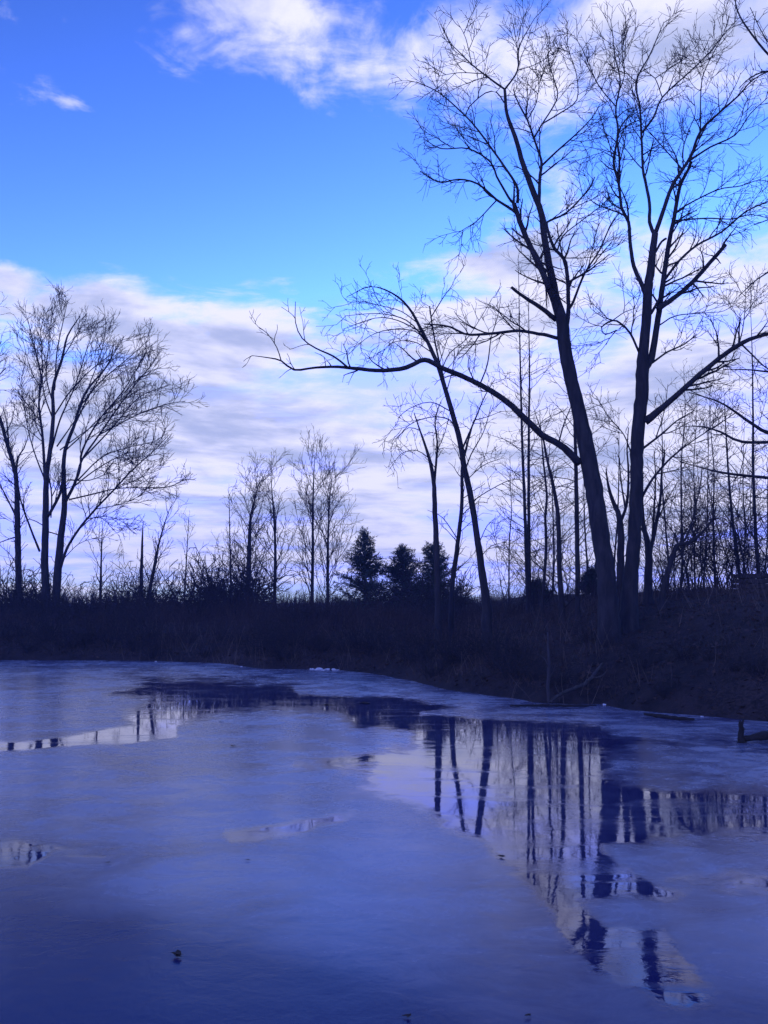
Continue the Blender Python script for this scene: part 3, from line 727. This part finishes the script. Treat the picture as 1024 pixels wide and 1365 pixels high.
t11.limb([(881, 810, 9), (886, 780, 8), (892, 757, 7.5), (902, 728, 6.5), (914, 725, 5), (929, 716, 4), (949, 694, 2.8), (955, 672, 1.5)], -0.4, 'trunk', ground=True)
for pts, w0, w1, dd in [([(905, 727), (914, 718), (922, 698), (929, 668), (934, 645), (936, 620)], 4, 1.2, .5), ([(896, 745), (908, 738), (915, 725)], 3, 2, -.3), ([(892, 757), (906, 745), (918, 735)], 2.5, 1, .3), ([(948, 695), (962, 690), (978, 698)], 1.8, .8, .3)]: t11.limb(pxw(pts, w0, w1), dd)
t11.crown([dict(dens=3.4, L=.9, ang=(25, 65), K=6, up=0.03, wob=.2, rs=.5, rmin=.007, rmax=.012), dict(dens=4, L=.45, K=4, rmin=.0058, rmax=.008)], seed=43)

# ---- tree beyond the right edge whose limbs droop into the picture
t12 = Tree('bare_tree', 'bare tree at the right edge whose long limbs droop into the picture', 18.0, (1190, 840), 'large bare trees on the bank')
t12.limb([(1190, 840, 34), (1185, 700, 30), (1178, 560, 26), (1165, 420, 22), (1150, 300, 18), (1140, 180, 13), (1128, 60, 8), (1120, -40, 4)], 0.2, 'trunk', ground=True)
for pts, w0, w1, dd in [
    ([(1178, 560), (1110, 565), (1060, 580), (1024, 577), (1000, 563), (980, 549), (957, 535), (918, 523)], 9, 1.4, -.6), ([(1180, 600), (1110, 592), (1050, 589), (990, 589), (961, 576), (937, 569), (918, 568)], 7, 1.2, .8), ([(1182, 650), (1100, 645), (1024, 637), (969, 631), (941, 625), (906, 615)], 7, 1.2, -.9),
    ([(1170, 470), (1100, 490), (1040, 496), (1000, 493), (965, 492)], 6, 1.1, .5), ([(1142, 200), (1090, 130), (1050, 95), (1020, 68), (987, 23), (978, -10)], 6, 1.4, .6), ([(1148, 280), (1090, 150), (1060, 105), (1024, 95), (1000, 104), (985, 118)], 5, 1.2, -.8),
    ([(1012, 60), (1005, 40), (1008, 15)], 1.8, .9, .3), ([(1060, 105), (1020, 50), (1000, 10)], 2.5, 1, .9), ([(1160, 380), (1100, 340), (1050, 350), (1010, 372), (985, 395)], 5, 1, .5), ([(1155, 330), (1090, 300), (1040, 290), (1005, 300)], 5, 1, -.6), ([(1183, 690), (1100, 670), (1030, 665), (1000, 662)], 4, 1, .3)]:
    t12.limb(pxw(pts, w0, w1), dd)
t12.crown([dict(dens=1.7, L=1.0, ang=(30, 70), K=7, up=0.02, wob=.2, t0=.3, rs=.5, rmin=.0075, rmax=.015), dict(dens=3.4, L=.5, K=5, rmin=.006, rmax=.009), dict(dens=4, L=.25, K=3, rmin=.005, rmax=.007)], seed=44, lines=t12.lines[1:])

# ---- thin trees and saplings on the far shore
FAR = [
    ('slim bare sapling standing alone right of the fan-shaped tree', 44, [(134, 795, 4), (135, 750, 3), (136, 715, 2), (137, 695, 1)], .9, 1.2),
    ('broken dead stem with a pointed top beside the leafless clump', 43, [(188, 795, 6), (189, 750, 5), (190, 715, 3.5), (191, 695, 1.2)], .35, .5),
    ('leafless clump leaning right on the far shore past the broken stem', 43, [(198, 798, 6), (205, 760, 5), (212, 725, 3.5), (222, 690, 2), (230, 670, 1)], 1.0, 1.6),
    ('pale thin sapling left of the low thicket', 50, [(246, 795, 2.4), (249, 740, 2), (252, 690, 1.2)], .9, 1.0),
    ('tall whip-thin sapling rising from the low thicket', 48, [(308, 795, 3), (307, 740, 2.5), (306, 690, 1.8), (305, 650, .9)], .8, 1.2),
    ('bushy-topped bare tree with a thick dark stem on the far shore', 42, [(331, 798, 8), (332, 750, 7), (333, 710, 6), (334, 690, 4.5), (340, 665, 2.5), (346, 640, 1.2)], 1.5, 2.6),
    ('single-stemmed bare tree with ascending branches on the far shore', 40, [(366, 800, 5), (367, 750, 4.5), (366, 700, 4), (363, 660, 2.6), (361, 638, 1.2)], 1.3, 1.8),
    ('tallest slim bare tree of the far shore left of the evergreens', 42, [(416, 800, 5), (417, 740, 4.5), (417, 690, 4), (418, 645, 3), (420, 605, 1.2)], 1.5, 1.6),
    ('pale many-branched bare tree right behind the tallest slim one', 45, [(437, 800, 4.5), (437, 740, 4), (438, 700, 3), (440, 660, 2), (443, 635, 1)], 1.9, 2.0),
]
for i, (lab, D, pts, L, dn) in enumerate(FAR):
    pts = [(x, y, w_ * (1 - .55 * j / (len(pts) - 1))) for j, (x, y, w_) in enumerate(pts)]
    tp = Tree('slender_tree', lab, float(D), (pts[0][0], pts[0][1]), 'slender bare trees on the far shore', M_BARK)
    tp.limb(pts, 0.2, 'trunk', ground=True)
    tp.crown([dict(dens=dn * 2.6, L=L * 1.7, ang=(22, 48), K=7, up=0.06, wob=.12, t0=.12, rs=.45, rmin=.010, rmax=.022, shrink=.5), dict(dens=4.4, L=.8 * L, ang=(20, 50), K=5, up=.05, rmin=.0095, rmax=.013), dict(dens=4.6, L=.5, K=3, rmin=.0085, rmax=.01)], seed=60 + i)


def sapling_mesh(seed, h, stems, spread, r0, mat, upr=0.05):
    r = np.random.default_rng(seed)
    K = 7; P = np.zeros((stems, K, 3)); a = r.uniform(0, 6.28, stems)
    D = nrm(np.stack([np.cos(a) * spread, np.sin(a) * spread, np.ones(stems)], -1) + 0.05 * r.standard_normal((stems, 3)))
    ln = h * r.uniform(0.6, 1.05, stems)
    P[:, 0, :2] = 0.06 * r.standard_normal((stems, 2)); P[:, 0, 2] = -0.1
    for k_ in range(1, K):
        P[:, k_] = P[:, k_ - 1] + D * (ln / (K - 1))[:, None]; D = nrm(D + 0.19 * r.standard_normal((stems, 3)) + np.array([0, 0, upr]))
    R = r0 * r.uniform(.6, 1.1, stems)[:, None] * np.linspace(1, .3, K)[None]
    b1 = Bag(); V, Fs = tubes(P, R, 5); b1.add(V, Fs)
    b2 = Bag()
    A = sprout((P, R), 4.6, h * 0.36, (35, 80), 6, 0.03, .2, .15, .5, .006, .011, r=r); V, Fs = tubes(A[0], A[1], 3); b2.add(V, Fs)
    B = sprout(A, 6.0, h * 0.17, (30, 75), 4, 0.02, .2, .1, .7, .005, .008, r=r); V, Fs = tubes(B[0], B[1], 3); b2.add(V, Fs)
    return b1, b2


PROTO = []
for i, (h, st, spd, r0) in enumerate([(2.6, 3, .36, .014), (3.2, 2, .28, .017), (2.0, 5, .5, .011), (1.6, 8, .6, .013), (1.0, 26, .75, .009)]):
    b1, b2 = sapling_mesh(100 + i, h, st, spd, r0, M_BARK)
    s_ = b1.obj('stem', M_BARK); c_ = b2.obj('crown', M_TWIG)
    PROTO.append((s_.data, c_.data)); bpy.data.objects.remove(s_); bpy.data.objects.remove(c_)


def sapling(kind, px, D, scale, label, group, name):
    x = (px - 512) / F * D * 1.004
    z = float(ground_h(x, D))
    o = tag(empty(name, (x, D, z)), label, 'shrub' if 'shrub' in name else 'sapling', group)
    o.rotation_euler[2] = float(rng.uniform(0, 6.28)); o.scale = (scale, scale, scale * float(rng.uniform(.9, 1.15)))
    for nm, me in zip(('stem', 'crown'), PROTO[kind]):
        c_ = bpy.data.objects.new(nm, me); c_.parent = o; COL.objects.link(c_)


r_ = np.random.default_rng(77)
for px in np.linspace(872, 1055, 42):
    sapling(int(r_.integers(0, 3)), px + r_.uniform(-6, 6), float(r_.uniform(24, 33)), float(r_.uniform(.7, 1.65)), 'thin bare sapling in the thicket behind the right bank', 'saplings of the right thicket', 'thicket_sapling')
for px in np.linspace(650, 800, 14):
    sapling(int(r_.integers(0, 3)), px + r_.uniform(-8, 8), float(r_.uniform(26, 34)), float(r_.uniform(.5, 1.2)), 'small bare sapling among the straight poles behind the bank', 'saplings among the poles', 'thicket_sapling')
for px in np.linspace(255, 350, 12):
    sapling(int(r_.integers(0, 4)), px + r_.uniform(-5, 5), float(r_.uniform(36, 44)), float(r_.uniform(.9, 1.35)), 'low bare shrub in the far shore thicket left of the slim trees', 'shrubs of the far thicket', 'bare_shrub')
for px in list(np.linspace(0, 245, 16)):
    sapling(int(r_.integers(2, 4)), px + r_.uniform(-6, 6), float(r_.uniform(36, 46)), float(r_.uniform(.8, 1.25)), 'low bare shrub along the far left shore under the big tree', 'shrubs of the far left shore', 'bare_shrub')
for px in list(np.linspace(360, 640, 14)):
    sapling(int(r_.integers(2, 4)), px + r_.uniform(-6, 6), float(r_.uniform(30, 42)), float(r_.uniform(.6, .95)), 'low bare shrub on the middle shore around the evergreens', 'shrubs of the middle shore', 'bare_shrub')


rb = np.random.default_rng(55)
for px in list(rb.uniform(0, 62, 7)) + list(rb.uniform(165, 240, 6)):
    sapling(4, px, float(rb.uniform(38, 44)), float(rb.uniform(2.2, 3.6)), 'low bare shrub along the far left shore under the big tree', 'shrubs of the far left shore', 'bare_shrub')
for px in list(rb.uniform(258, 325, 9)):
    sapling(4, px, float(rb.uniform(38, 43)), float(rb.uniform(2.6, 4.2)), 'low bare shrub in the far shore thicket left of the slim trees', 'shrubs of the far thicket', 'bare_shrub')
for px in list(rb.uniform(510, 640, 8)):
    sapling(4, px, float(rb.uniform(34, 42)), float(rb.uniform(1.9, 3.0)), 'low bare shrub on the middle shore around the evergreens', 'shrubs of the middle shore', 'bare_shrub')
for px in list(rb.uniform(0, 245, 9)):
    sapling(4, px, float(rb.uniform(31, 38)), float(rb.uniform(1.1, 2.0)), 'low bare shrub along the far left shore under the big tree', 'shrubs of the far left shore', 'bare_shrub')
for px in list(rb.uniform(345, 640, 10)):
    sapling(4, px, float(rb.uniform(28, 36)), float(rb.uniform(1.0, 1.7)), 'low bare shrub on the middle shore around the evergreens', 'shrubs of the middle shore', 'bare_shrub')
for i in range(34):      # rounded brush clumps crowding the waterline
    px = 10 + i * 20.5 + rb.uniform(-9, 9)
    ysh = np.interp(px, [p_[0] for p_ in SHORE_PX], [p_[1] for p_ in SHORE_PX])
    D = F * EYE / (ysh - 800) + rb.uniform(.5, 3.2)
    sapling(4, px, float(D), float(rb.uniform(.7, 1.35)), 'rounded tangle of bare brush on the far bank near the waterline', 'brush clumps along the far bank', 'brush_shrub')
for px in np.linspace(690, 1000, 12):
    px = px + rb.uniform(-10, 10)
    ysh = np.interp(px, [p_[0] for p_ in SHORE_PX], [p_[1] for p_ in SHORE_PX])
    sapling(4, px, float(F * EYE / (ysh - 800) + rb.uniform(.5, 3.5)), float(rb.uniform(.35, .75)), 'small low tangle of bare brush on the right bank slope', 'brush clumps of the right bank', 'brush_shrub')
# ---- evergreens
def conifer(label, px, top, D, half_w, seed):
    r = np.random.default_rng(seed)
    x = (px - 512) / F * D * 1.004
    z = float(ground_h(x, D)); ztop = float(at(px, top, D)[2]); H = ztop - z
    o = tag(empty('evergreen_tree', (x, D, z)), label, 'conifer', 'evergreens on the far shore')
    tp = np.array([[[0, 0, -.2], [0.02, 0, H * .35], [0, .02, H * .7], [0, 0, H]]]); tr = np.array([[.09, .07, .04, .008]])
    V, Fs = tubes(tp, tr, 7); mesh_obj('trunk', V, Fs, M_BARK, o, True)
    Wm = half_w * D / F
    bagB = Bag()
    n = 170
    t = r.random(n) ** 0.8 * 0.96 + 0.03
    a = r.uniform(0, 6.28, n)
    lng = Wm * (1 - t) ** 0.8 * r.uniform(0.45, 1.25, n) * (1 + .25 * np.sin(a * 2 + seed)) + 0.10
    K = 5; P = np.zeros((n, K, 3)); P[:, 0, 2] = H * (0.06 + 0.94 * t)
    Dr = np.stack([np.cos(a), np.sin(a), 0.15 + 0.9 * t ** 2], -1); Dr = nrm(Dr)
    for k_ in range(1, K):
        P[:, k_] = P[:, k_ - 1] + Dr * (lng / (K - 1))[:, None]; Dr = nrm(Dr + 0.10 * r.standard_normal((n, 3)) + np.array([0, 0, .04]))
    R = np.full((n, 1), .016) * np.linspace(1, .3, K)[None]
    V, Fs = tubes(P, R, 3); bagB.add(V, Fs)
    A = sprout((P, R), 13, .38, (35, 60), 4, .03, .12, .1, .6, .005, .008, r=r); V, Fs = tubes(A[0], A[1], 3); bagB.add(V, Fs)
    bagB.obj('branches', M_BARK, o)
    # needle sprays: thin blades along every twig
    ln = [(A[0][i], A[1][i]) for i in range(len(A[0]))] + [(P[i], R[i]) for i in range(n)]
    N = sprout(ln, 38, .13, (35, 70), 2, .02, 0, 0, .5, .007, .009, .4, .2, r=r)
    # flat triangles
    p0, p1 = N[0][:, 0], N[0][:, 1]
    sd_ = nrm(np.cross(p1 - p0, r.standard_normal(p0.shape))) * 0.014
    V = np.stack([p0 - sd_, p0 + sd_, p1], 1).reshape(-1, 3)
    mesh_obj('crown', V, np.arange(len(V)).reshape(-1, 3), M_NEEDLE, o)


conifer('tallest pointed dark evergreen on the far shore', 486, 711, 38.0, 50, 201)
conifer('middle of the three evergreens with a thin pointed top', 537, 732, 40.0, 46, 202)
conifer('rightmost evergreen behind the upright forked tree', 578, 728, 39.0, 48, 203)
conifer('small dark evergreen low behind the pair of poles', 716, 780, 34.0, 15, 204)
conifer('small dark evergreen half hidden by the big leaning trunk', 788, 766, 33.0, 17, 205)

# ------------------------------------------------------------------ brush, grass, leaf litter
def scatter(n, xlo, xhi, ylo, yhi, dlo, dhi, r):
    X = r.uniform(xlo, xhi, n); Y = r.uniform(ylo, yhi, n)
    dd = poly_sd(X, Y, pond_poly); keep = (dd > dlo) & (dd < dhi)
    X, Y, dd = X[keep], Y[keep], dd[keep]
    return X, Y, ground_h(X, Y), dd


def stems_mesh(name, X, Y, Z, H, lean, r0, mat, r, side=None, K=4):
    n = len(X)
    P = np.zeros((n, K, 3)); P[:, 0] = np.stack([X, Y, Z - .03], -1)
    D = nrm(np.concatenate([lean * r.standard_normal((n, 2)), np.ones((n, 1))], 1))
    for k_ in range(1, K):
        P[:, k_] = P[:, k_ - 1] + D * (H / (K - 1))[:, None]; D = nrm(D + 0.25 * lean * r.standard_normal((n, 3)) + 0.0)
    R = r0 * r.uniform(.6, 1.3, n)[:, None] * np.linspace(1, .35, K)[None]
    bag = Bag(); V, Fs = tubes(P, R, 3); bag.add(V, Fs)
    if side:
        A = sprout((P, R), side[0], side[1], (25, 65), 4, .03, .2, .2, .7, side[2], side[2] * 1.5, r=r); V, Fs = tubes(A[0], A[1], 3); bag.add(V, Fs)
    return bag.obj(name, mat)


r_ = np.random.default_rng(5)
clump = lambda X, Y, k_=1.0: np.clip(0.70 + 1.3 * bumps(X * .8 * k_ + 7, Y * .8 * k_ + 3), .18, 1.75)
X, Y, Z, dd = scatter(20500, -22, 4.5, 17, 44, 0.15, 16, r_)
H = (0.35 + 0.85 * sm(dd, 0.1, 2.2)) * clump(X, Y) * r_.uniform(.5, 1.15, len(X)) * (1 - .35 * sm(X, 0, 4))
o = stems_mesh('undergrowth', X, Y, Z, H, .28, .0065, M_BRUSH, r_, (3.2, .3, .0048))
tag(o, 'tangled dark brown brush covering the far bank', kind='stuff')
X, Y, Z, dd = scatter(27000, 2.0, 16, 11, 32, 0.1, 14, r_)
H = r_.uniform(.10, .34, len(X)) * clump(X, Y, 2)
o = stems_mesh('dry_grass', X, Y, Z, H, .55, .0042, M_GRASS, r_, None, 4)
tag(o, 'dry flattened brown grass on the right bank slope', kind='stuff')
X, Y, Z, dd = scatter(22000, -14, 3, 17, 32, 0.05, 3.0, r_)
H = r_.uniform(.12, .5, len(X)) * clump(X, Y, 2)
o = stems_mesh('dry_grass', X, Y, Z, H, .6, .0048, M_GRASS, r_, None, 4)
tag(o, 'dry brown grass hanging over the far waterline', kind='stuff')
X, Y, Z, dd = scatter(3500, 3.0, 15, 14, 34, 1.5, 16, r_)
H = (0.2 + 0.55 * sm(dd, 3, 9)) * clump(X, Y) * r_.uniform(.4, 1.1, len(X))
o = stems_mesh('undergrowth', X, Y, Z, H, .3, .0055, M_BRUSH, r_, (3.2, .28, .0045))
tag(o, 'sparse dark brush at the top of the right bank', kind='stuff')


def litter(name, X, Y, Z, size, mat, r, label):
    n = len(X)
    c0 = np.stack([X, Y, Z + .012], -1)
    a = nrm(r.standard_normal((n, 3)) * np.array([1, 1, .35])); b_ = nrm(np.cross(a, r.standard_normal((n, 3)) * np.array([.35, .35, 1])))
    s = (size * r.uniform(.5, 1.3, n))[:, None]
    V = np.stack([c0 - a * s, c0 + b_ * s * .55, c0 + a * s, c0 - b_ * s * .55], 1).reshape(-1, 3)
    return tag(mesh_obj(name, V, np.arange(len(V)).reshape(-1, 4), mat), label, kind='stuff')


X, Y, Z, dd = scatter(36000, -12, 15, 11, 34, 0.05, 9, r_)
litter('fallen_leaves', X, Y, Z, .05, M_LITTER, r_, 'brown fallen leaves littering the bank')

M_REED = bark('pale_stalks', (0.07, 0.056, 0.050), (0.17, 0.135, 0.11), 2.0, 0.05)
X, Y, Z, dd = scatter(9000, -18, 12, 12, 33, -.25, 6, r_)
sel = (bumps(X * 1.3 + 2, Y * 1.3) > .12) | (r_.random(len(X)) < .06)
X, Y, Z = X[sel], Y[sel], np.maximum(Z[sel], 0)
o = stems_mesh('dry_reeds', X, Y, Z, r_.uniform(.2, .75, len(X)), .34, .005, M_REED, r_, None, 4)
tag(o, 'scattered pale dry stalks standing along the waterline and bank', kind='stuff')

# far-off woods beyond the fields
r2 = np.random.default_rng(8)
n = 5200
X = r2.uniform(-95, 110, n); Y = r2.uniform(85, 135, n); Z = ground_h(X, Y)
H = r2.uniform(.7, 2.2, n) * np.clip(.7 + 1.1 * bumps(X * .25, Y * .12), .3, 1.7)
o = stems_mesh('far_woods', X, Y, Z, H, .30, .035, M_BRUSH, r2, (3.2, 1.0, .018))
tag(o, 'low dark line of distant woods along the horizon', kind='stuff')

# ------------------------------------------------------------------ shore details
def lump_mesh(r, rx, ry, rz, seg=10, rings=6, rough=.18):
    V = []; 
    for i in range(rings + 1):
        ph = math.pi * i / rings
        for j in range(seg):
            th = 2 * math.pi * j / seg
            k_ = 1 + rough * r.standard_normal()
            V.append((rx * math.sin(ph) * math.cos(th) * k_, ry * math.sin(ph) * math.sin(th) * k_, rz * math.cos(ph) * k_))
    Fc = []
    for i in range(rings):
        for j in range(seg): Fc.append((i * seg + j, i * seg + (j + 1) % seg, (i + 1) * seg + (j + 1) % seg, (i + 1) * seg + j))
    return np.array(V), np.array(Fc)


r3 = np.random.default_rng(21)
for i, (px, py, s) in enumerate([(416, 893, .09), (421, 893.5, .06), (426, 893, .13), (431, 894, .07), (436, 893, .10), (446, 894, .11), (451, 893.5, .06), (455, 891, .07), (461, 890, .09), (466, 889.5, .06), (470, 891, .07), (322, 889, .04), (208, 882, .05), (806, 940, .05), (812, 939.5, .04), (936, 956, .04)]):
    p_ = onwater(px, py)
    V, Fc = lump_mesh(r3, s * .7, s * .5, s * .3, rough=.3)
    o = mesh_obj('ice_lump', V, Fc, M_SNOW)
    o.location = (p_[0], p_[1], s * .1)
    tag(o, 'small white lump of snow and ice at the waterline', 'ice lump', 'ice lumps along the waterline')

LEAF = [(236, 1276, .065, 9, 'largest dark tuft of dead leaves lying on the near left ice'), (311, 995, .09, 4, 'dark dead leaf clump on the ice below the middle sheet'), (295, 963, .08, 3, 'tiny dark leaf clump near the far wet band'), (485, 938, .26, 6, 'flat dark clump of frozen debris on the far dark band'), (437, 940, .2, 5, 'thin dark sliver of debris left of the flat frozen clump'), (145, 1151, .05, 3, 'small dark leaf on the ice in front of the thin wet strip'), (668, 1143, .07, 3, 'dark leaf at the edge of the wet mirror patch'), (704, 1356, .04, 3, 'dark speck of leaf at the bottom of the right ice'), (543, 1357, .045, 3, 'dark speck of leaf at the bottom middle of the ice'), (330, 1148, .04, 3, 'faint leaf fragment in the middle of the frosted ice')]
for px, py, s, nl, lab in LEAF:
    s *= .5
    p_ = onwater(px, py)
    V, Fq = [], []
    for i in range(nl):
        a = r3.uniform(0, 6.28); c_, s_ = math.cos(a), math.sin(a); L = s * r3.uniform(.6, 1.1); W = L * .42
        ox, oy = r3.uniform(-.4, .4, 2) * s
        prof = [(-1, 0, .0), (-.4, .8, .12), (.3, .9, .2), (1, 0, .35), (.3, -.9, .2), (-.4, -.8, .12), (0, 0, .02)]
        b0 = len(V)
        for u_, v_, h_ in prof: V.append((ox + c_ * u_ * L - s_ * v_ * W, oy + s_ * u_ * L + c_ * v_ * W, .005 + i * .0016 + h_ * L * r3.uniform(.1, .4)))
        for k_ in range(6): Fq.append((b0 + k_, b0 + (k_ + 1) % 6, b0 + 6))
    o = mesh_obj('leaf_clump', np.array(V), np.array(Fq), M_LITTER)
    o.location = (p_[0], p_[1], .004)
    tag(o, lab, 'leaf', 'dead leaves and debris on the ice')


def log_thing(name, label, cat, pts, mat, subs=(), D=None, group=None, taper=True):
    """pts: (px, py, depth, width px)"""
    P = np.array([at(x, y, d_) for x, y, d_, _ in pts]); R = np.array([.5 * w_ * d_ / F for _, _, d_, w_ in pts])
    base = P[0].copy()
    o = tag(empty(name, base), label, cat, group)
    P2, R2 = resample(P, R, .08)
    P2 = P2 + .15 * R2[:, None] * rng.standard_normal(P2.shape)
    V, Fs = tubes(P2[None] - base, R2[None], 9, True, .08); mesh_obj('trunk', V, Fs, mat, o, True)
    for sub in subs:
        P = np.array([at(x, y, d_) for x, y, d_, _ in sub]); R = np.array([.5 * w_ * d_ / F for _, _, d_, w_ in sub])
        P2, R2 = resample(P, R, .06); V, Fs = tubes(P2[None] - base, R2[None], 7, True, .06); mesh_obj('limb', V, Fs, mat, o, True)
    return o


dw = F * EYE / (938 - 800)
log_thing('fallen_branch', 'pale crooked dead branch lying from the waterline up the bank', 'branch', [(734, 936, dw, 4), (746, 926, dw + .1, 4.5), (762, 919, dw + .3, 5), (776, 914, dw + .5, 5), (788, 904, dw + .8, 4.5), (797, 892, dw + 1.0, 4), (804, 884, dw + 1.2, 2.5)], M_DEAD,
          [[(788, 904, dw + .8, 2.5), (800, 902, dw + .8, 2), (808, 896, dw + .9, 1)], [(746, 926, dw + .1, 2.2), (742, 918, dw, 1.6), (740, 910, dw - .1, .8)]])
log_thing('upright_stick', 'thin grey stick standing upright at the waterline by the fallen branch', 'stick', [(732, 938, dw, 5), (731, 915, dw, 5), (732, 890, dw, 4), (731, 860, dw, 3), (730, 842, dw, 2)], M_BARK2, [[(732, 890, dw, 1.8), (726, 878, dw, 1.4), (716, 872, dw, .8)], [(731, 905, dw, 1.6), (737, 896, dw, 1.2), (741, 884, dw, .7)]])
log_thing('fallen_log', 'dark thin log lying along the brushy bank left of the fallen branch', 'log', [(640, 905, 19.6, 4), (660, 898, 19.6, 5), (685, 890, 19.6, 5), (706, 880, 19.7, 4)], M_ROT)
log_thing('floating_branch', 'dark thin branch frozen into the ice at the foot of the upright stick', 'branch', [(680, 941, 16.55, 2), (705, 940.5, 16.6, 3), (740, 940.5, 16.6, 3.5), (775, 940.5, 16.6, 3), (795, 940, 16.6, 1.6)], M_ROT)
log_thing('frozen_log', 'flat dark log frozen into the ice near the right bank', 'log', [(858, 951.5, 15.3, 3), (880, 954, 15.2, 5), (905, 957.5, 14.9, 5), (925, 959, 14.7, 3)], M_ROT)
ds = F * EYE / (986 - 800)
log_thing('broken_stump', 'black broken stump with a log trailing right, standing in the ice by the bank', 'stump', [(989, 992, ds, 12), (988.5, 982, ds, 9), (988, 972, ds, 7), (987.5, 964, ds, 5), (986.5, 960, ds, 2)], M_ROT,
          [[(990, 984, ds, 9), (1000, 984, ds, 8), (1010, 982, ds, 10), (1024, 981, ds, 13), (1050, 982, ds, 15), (1080, 985, ds, 12)], [(988, 970, ds, 4), (990, 963, ds, 3), (991, 958, ds, 1)]])

# ------------------------------------------------------------------ stack of weathered boards at the top of the right bank
def box(cx, cy, cz, sx, sy, sz):
    V = np.array([(x, y, z) for z in (-1, 1) for y in (-1, 1) for x in (-1, 1)], float) * .5 * np.array([sx, sy, sz])
    Fc = np.array([(0, 2, 3, 1), (4, 5, 7, 6), (0, 1, 5, 4), (2, 6, 7, 3), (0, 4, 6, 2), (1, 3, 7, 5)])
    return V + np.array([cx, cy, cz]), Fc


DT = 24.5
p0 = at(983, 765, DT)
zt = float(p0[2]); xg = float(p0[0]); zb = float(ground_h(xg + 1, DT))
ts = tag(empty('board_stack', (xg, DT, zb)), 'low dark stack of boards at the top of the right bank', 'board stack')
hgt = max(zt - zb, .5); nrow = max(4, int(hgt / .11)); rh = hgt / nrow
for i in range(nrow):
    for j in range(4):
        jx = rng.uniform(-.03, .05)
        V, Fc = box(1.2 + jx, (j - 1.5) * .26, (i + .5) * rh, 2.4 + rng.uniform(-.05, .05), .22, rh * .8)
        mesh_obj('plank', V, Fc, M_WOOD, ts)
for j, xo in enumerate((.25, 1.2, 2.15)):
    for i in range(nrow):
        V, Fc = box(xo, 0, (i + .02) * rh, .08, 1.0, rh * .22 - .004)
        mesh_obj('spacer', V, Fc, M_WOOD, ts)

# ------------------------------------------------------------------ cold blue air
hv, hf = box(0, 128, 8.6, 560, 384, 20.4)
m = bpy.data.materials.new('cold_air'); m.use_nodes = True
nt = m.node_tree; nt.nodes.clear()
pv = nt.nodes.new('ShaderNodeVolumePrincipled'); mo = nt.nodes.new('ShaderNodeOutputMaterial')
pv.inputs['Color'].default_value = (0.36, 0.46, 1.0, 1); pv.inputs['Density'].default_value = HAZE
nt.links.new(pv.outputs[0], mo.inputs['Volume'])
hz = mesh_obj('haze', hv, hf, m)
tag(hz, 'thin cold blue air over the pond', kind='stuff')
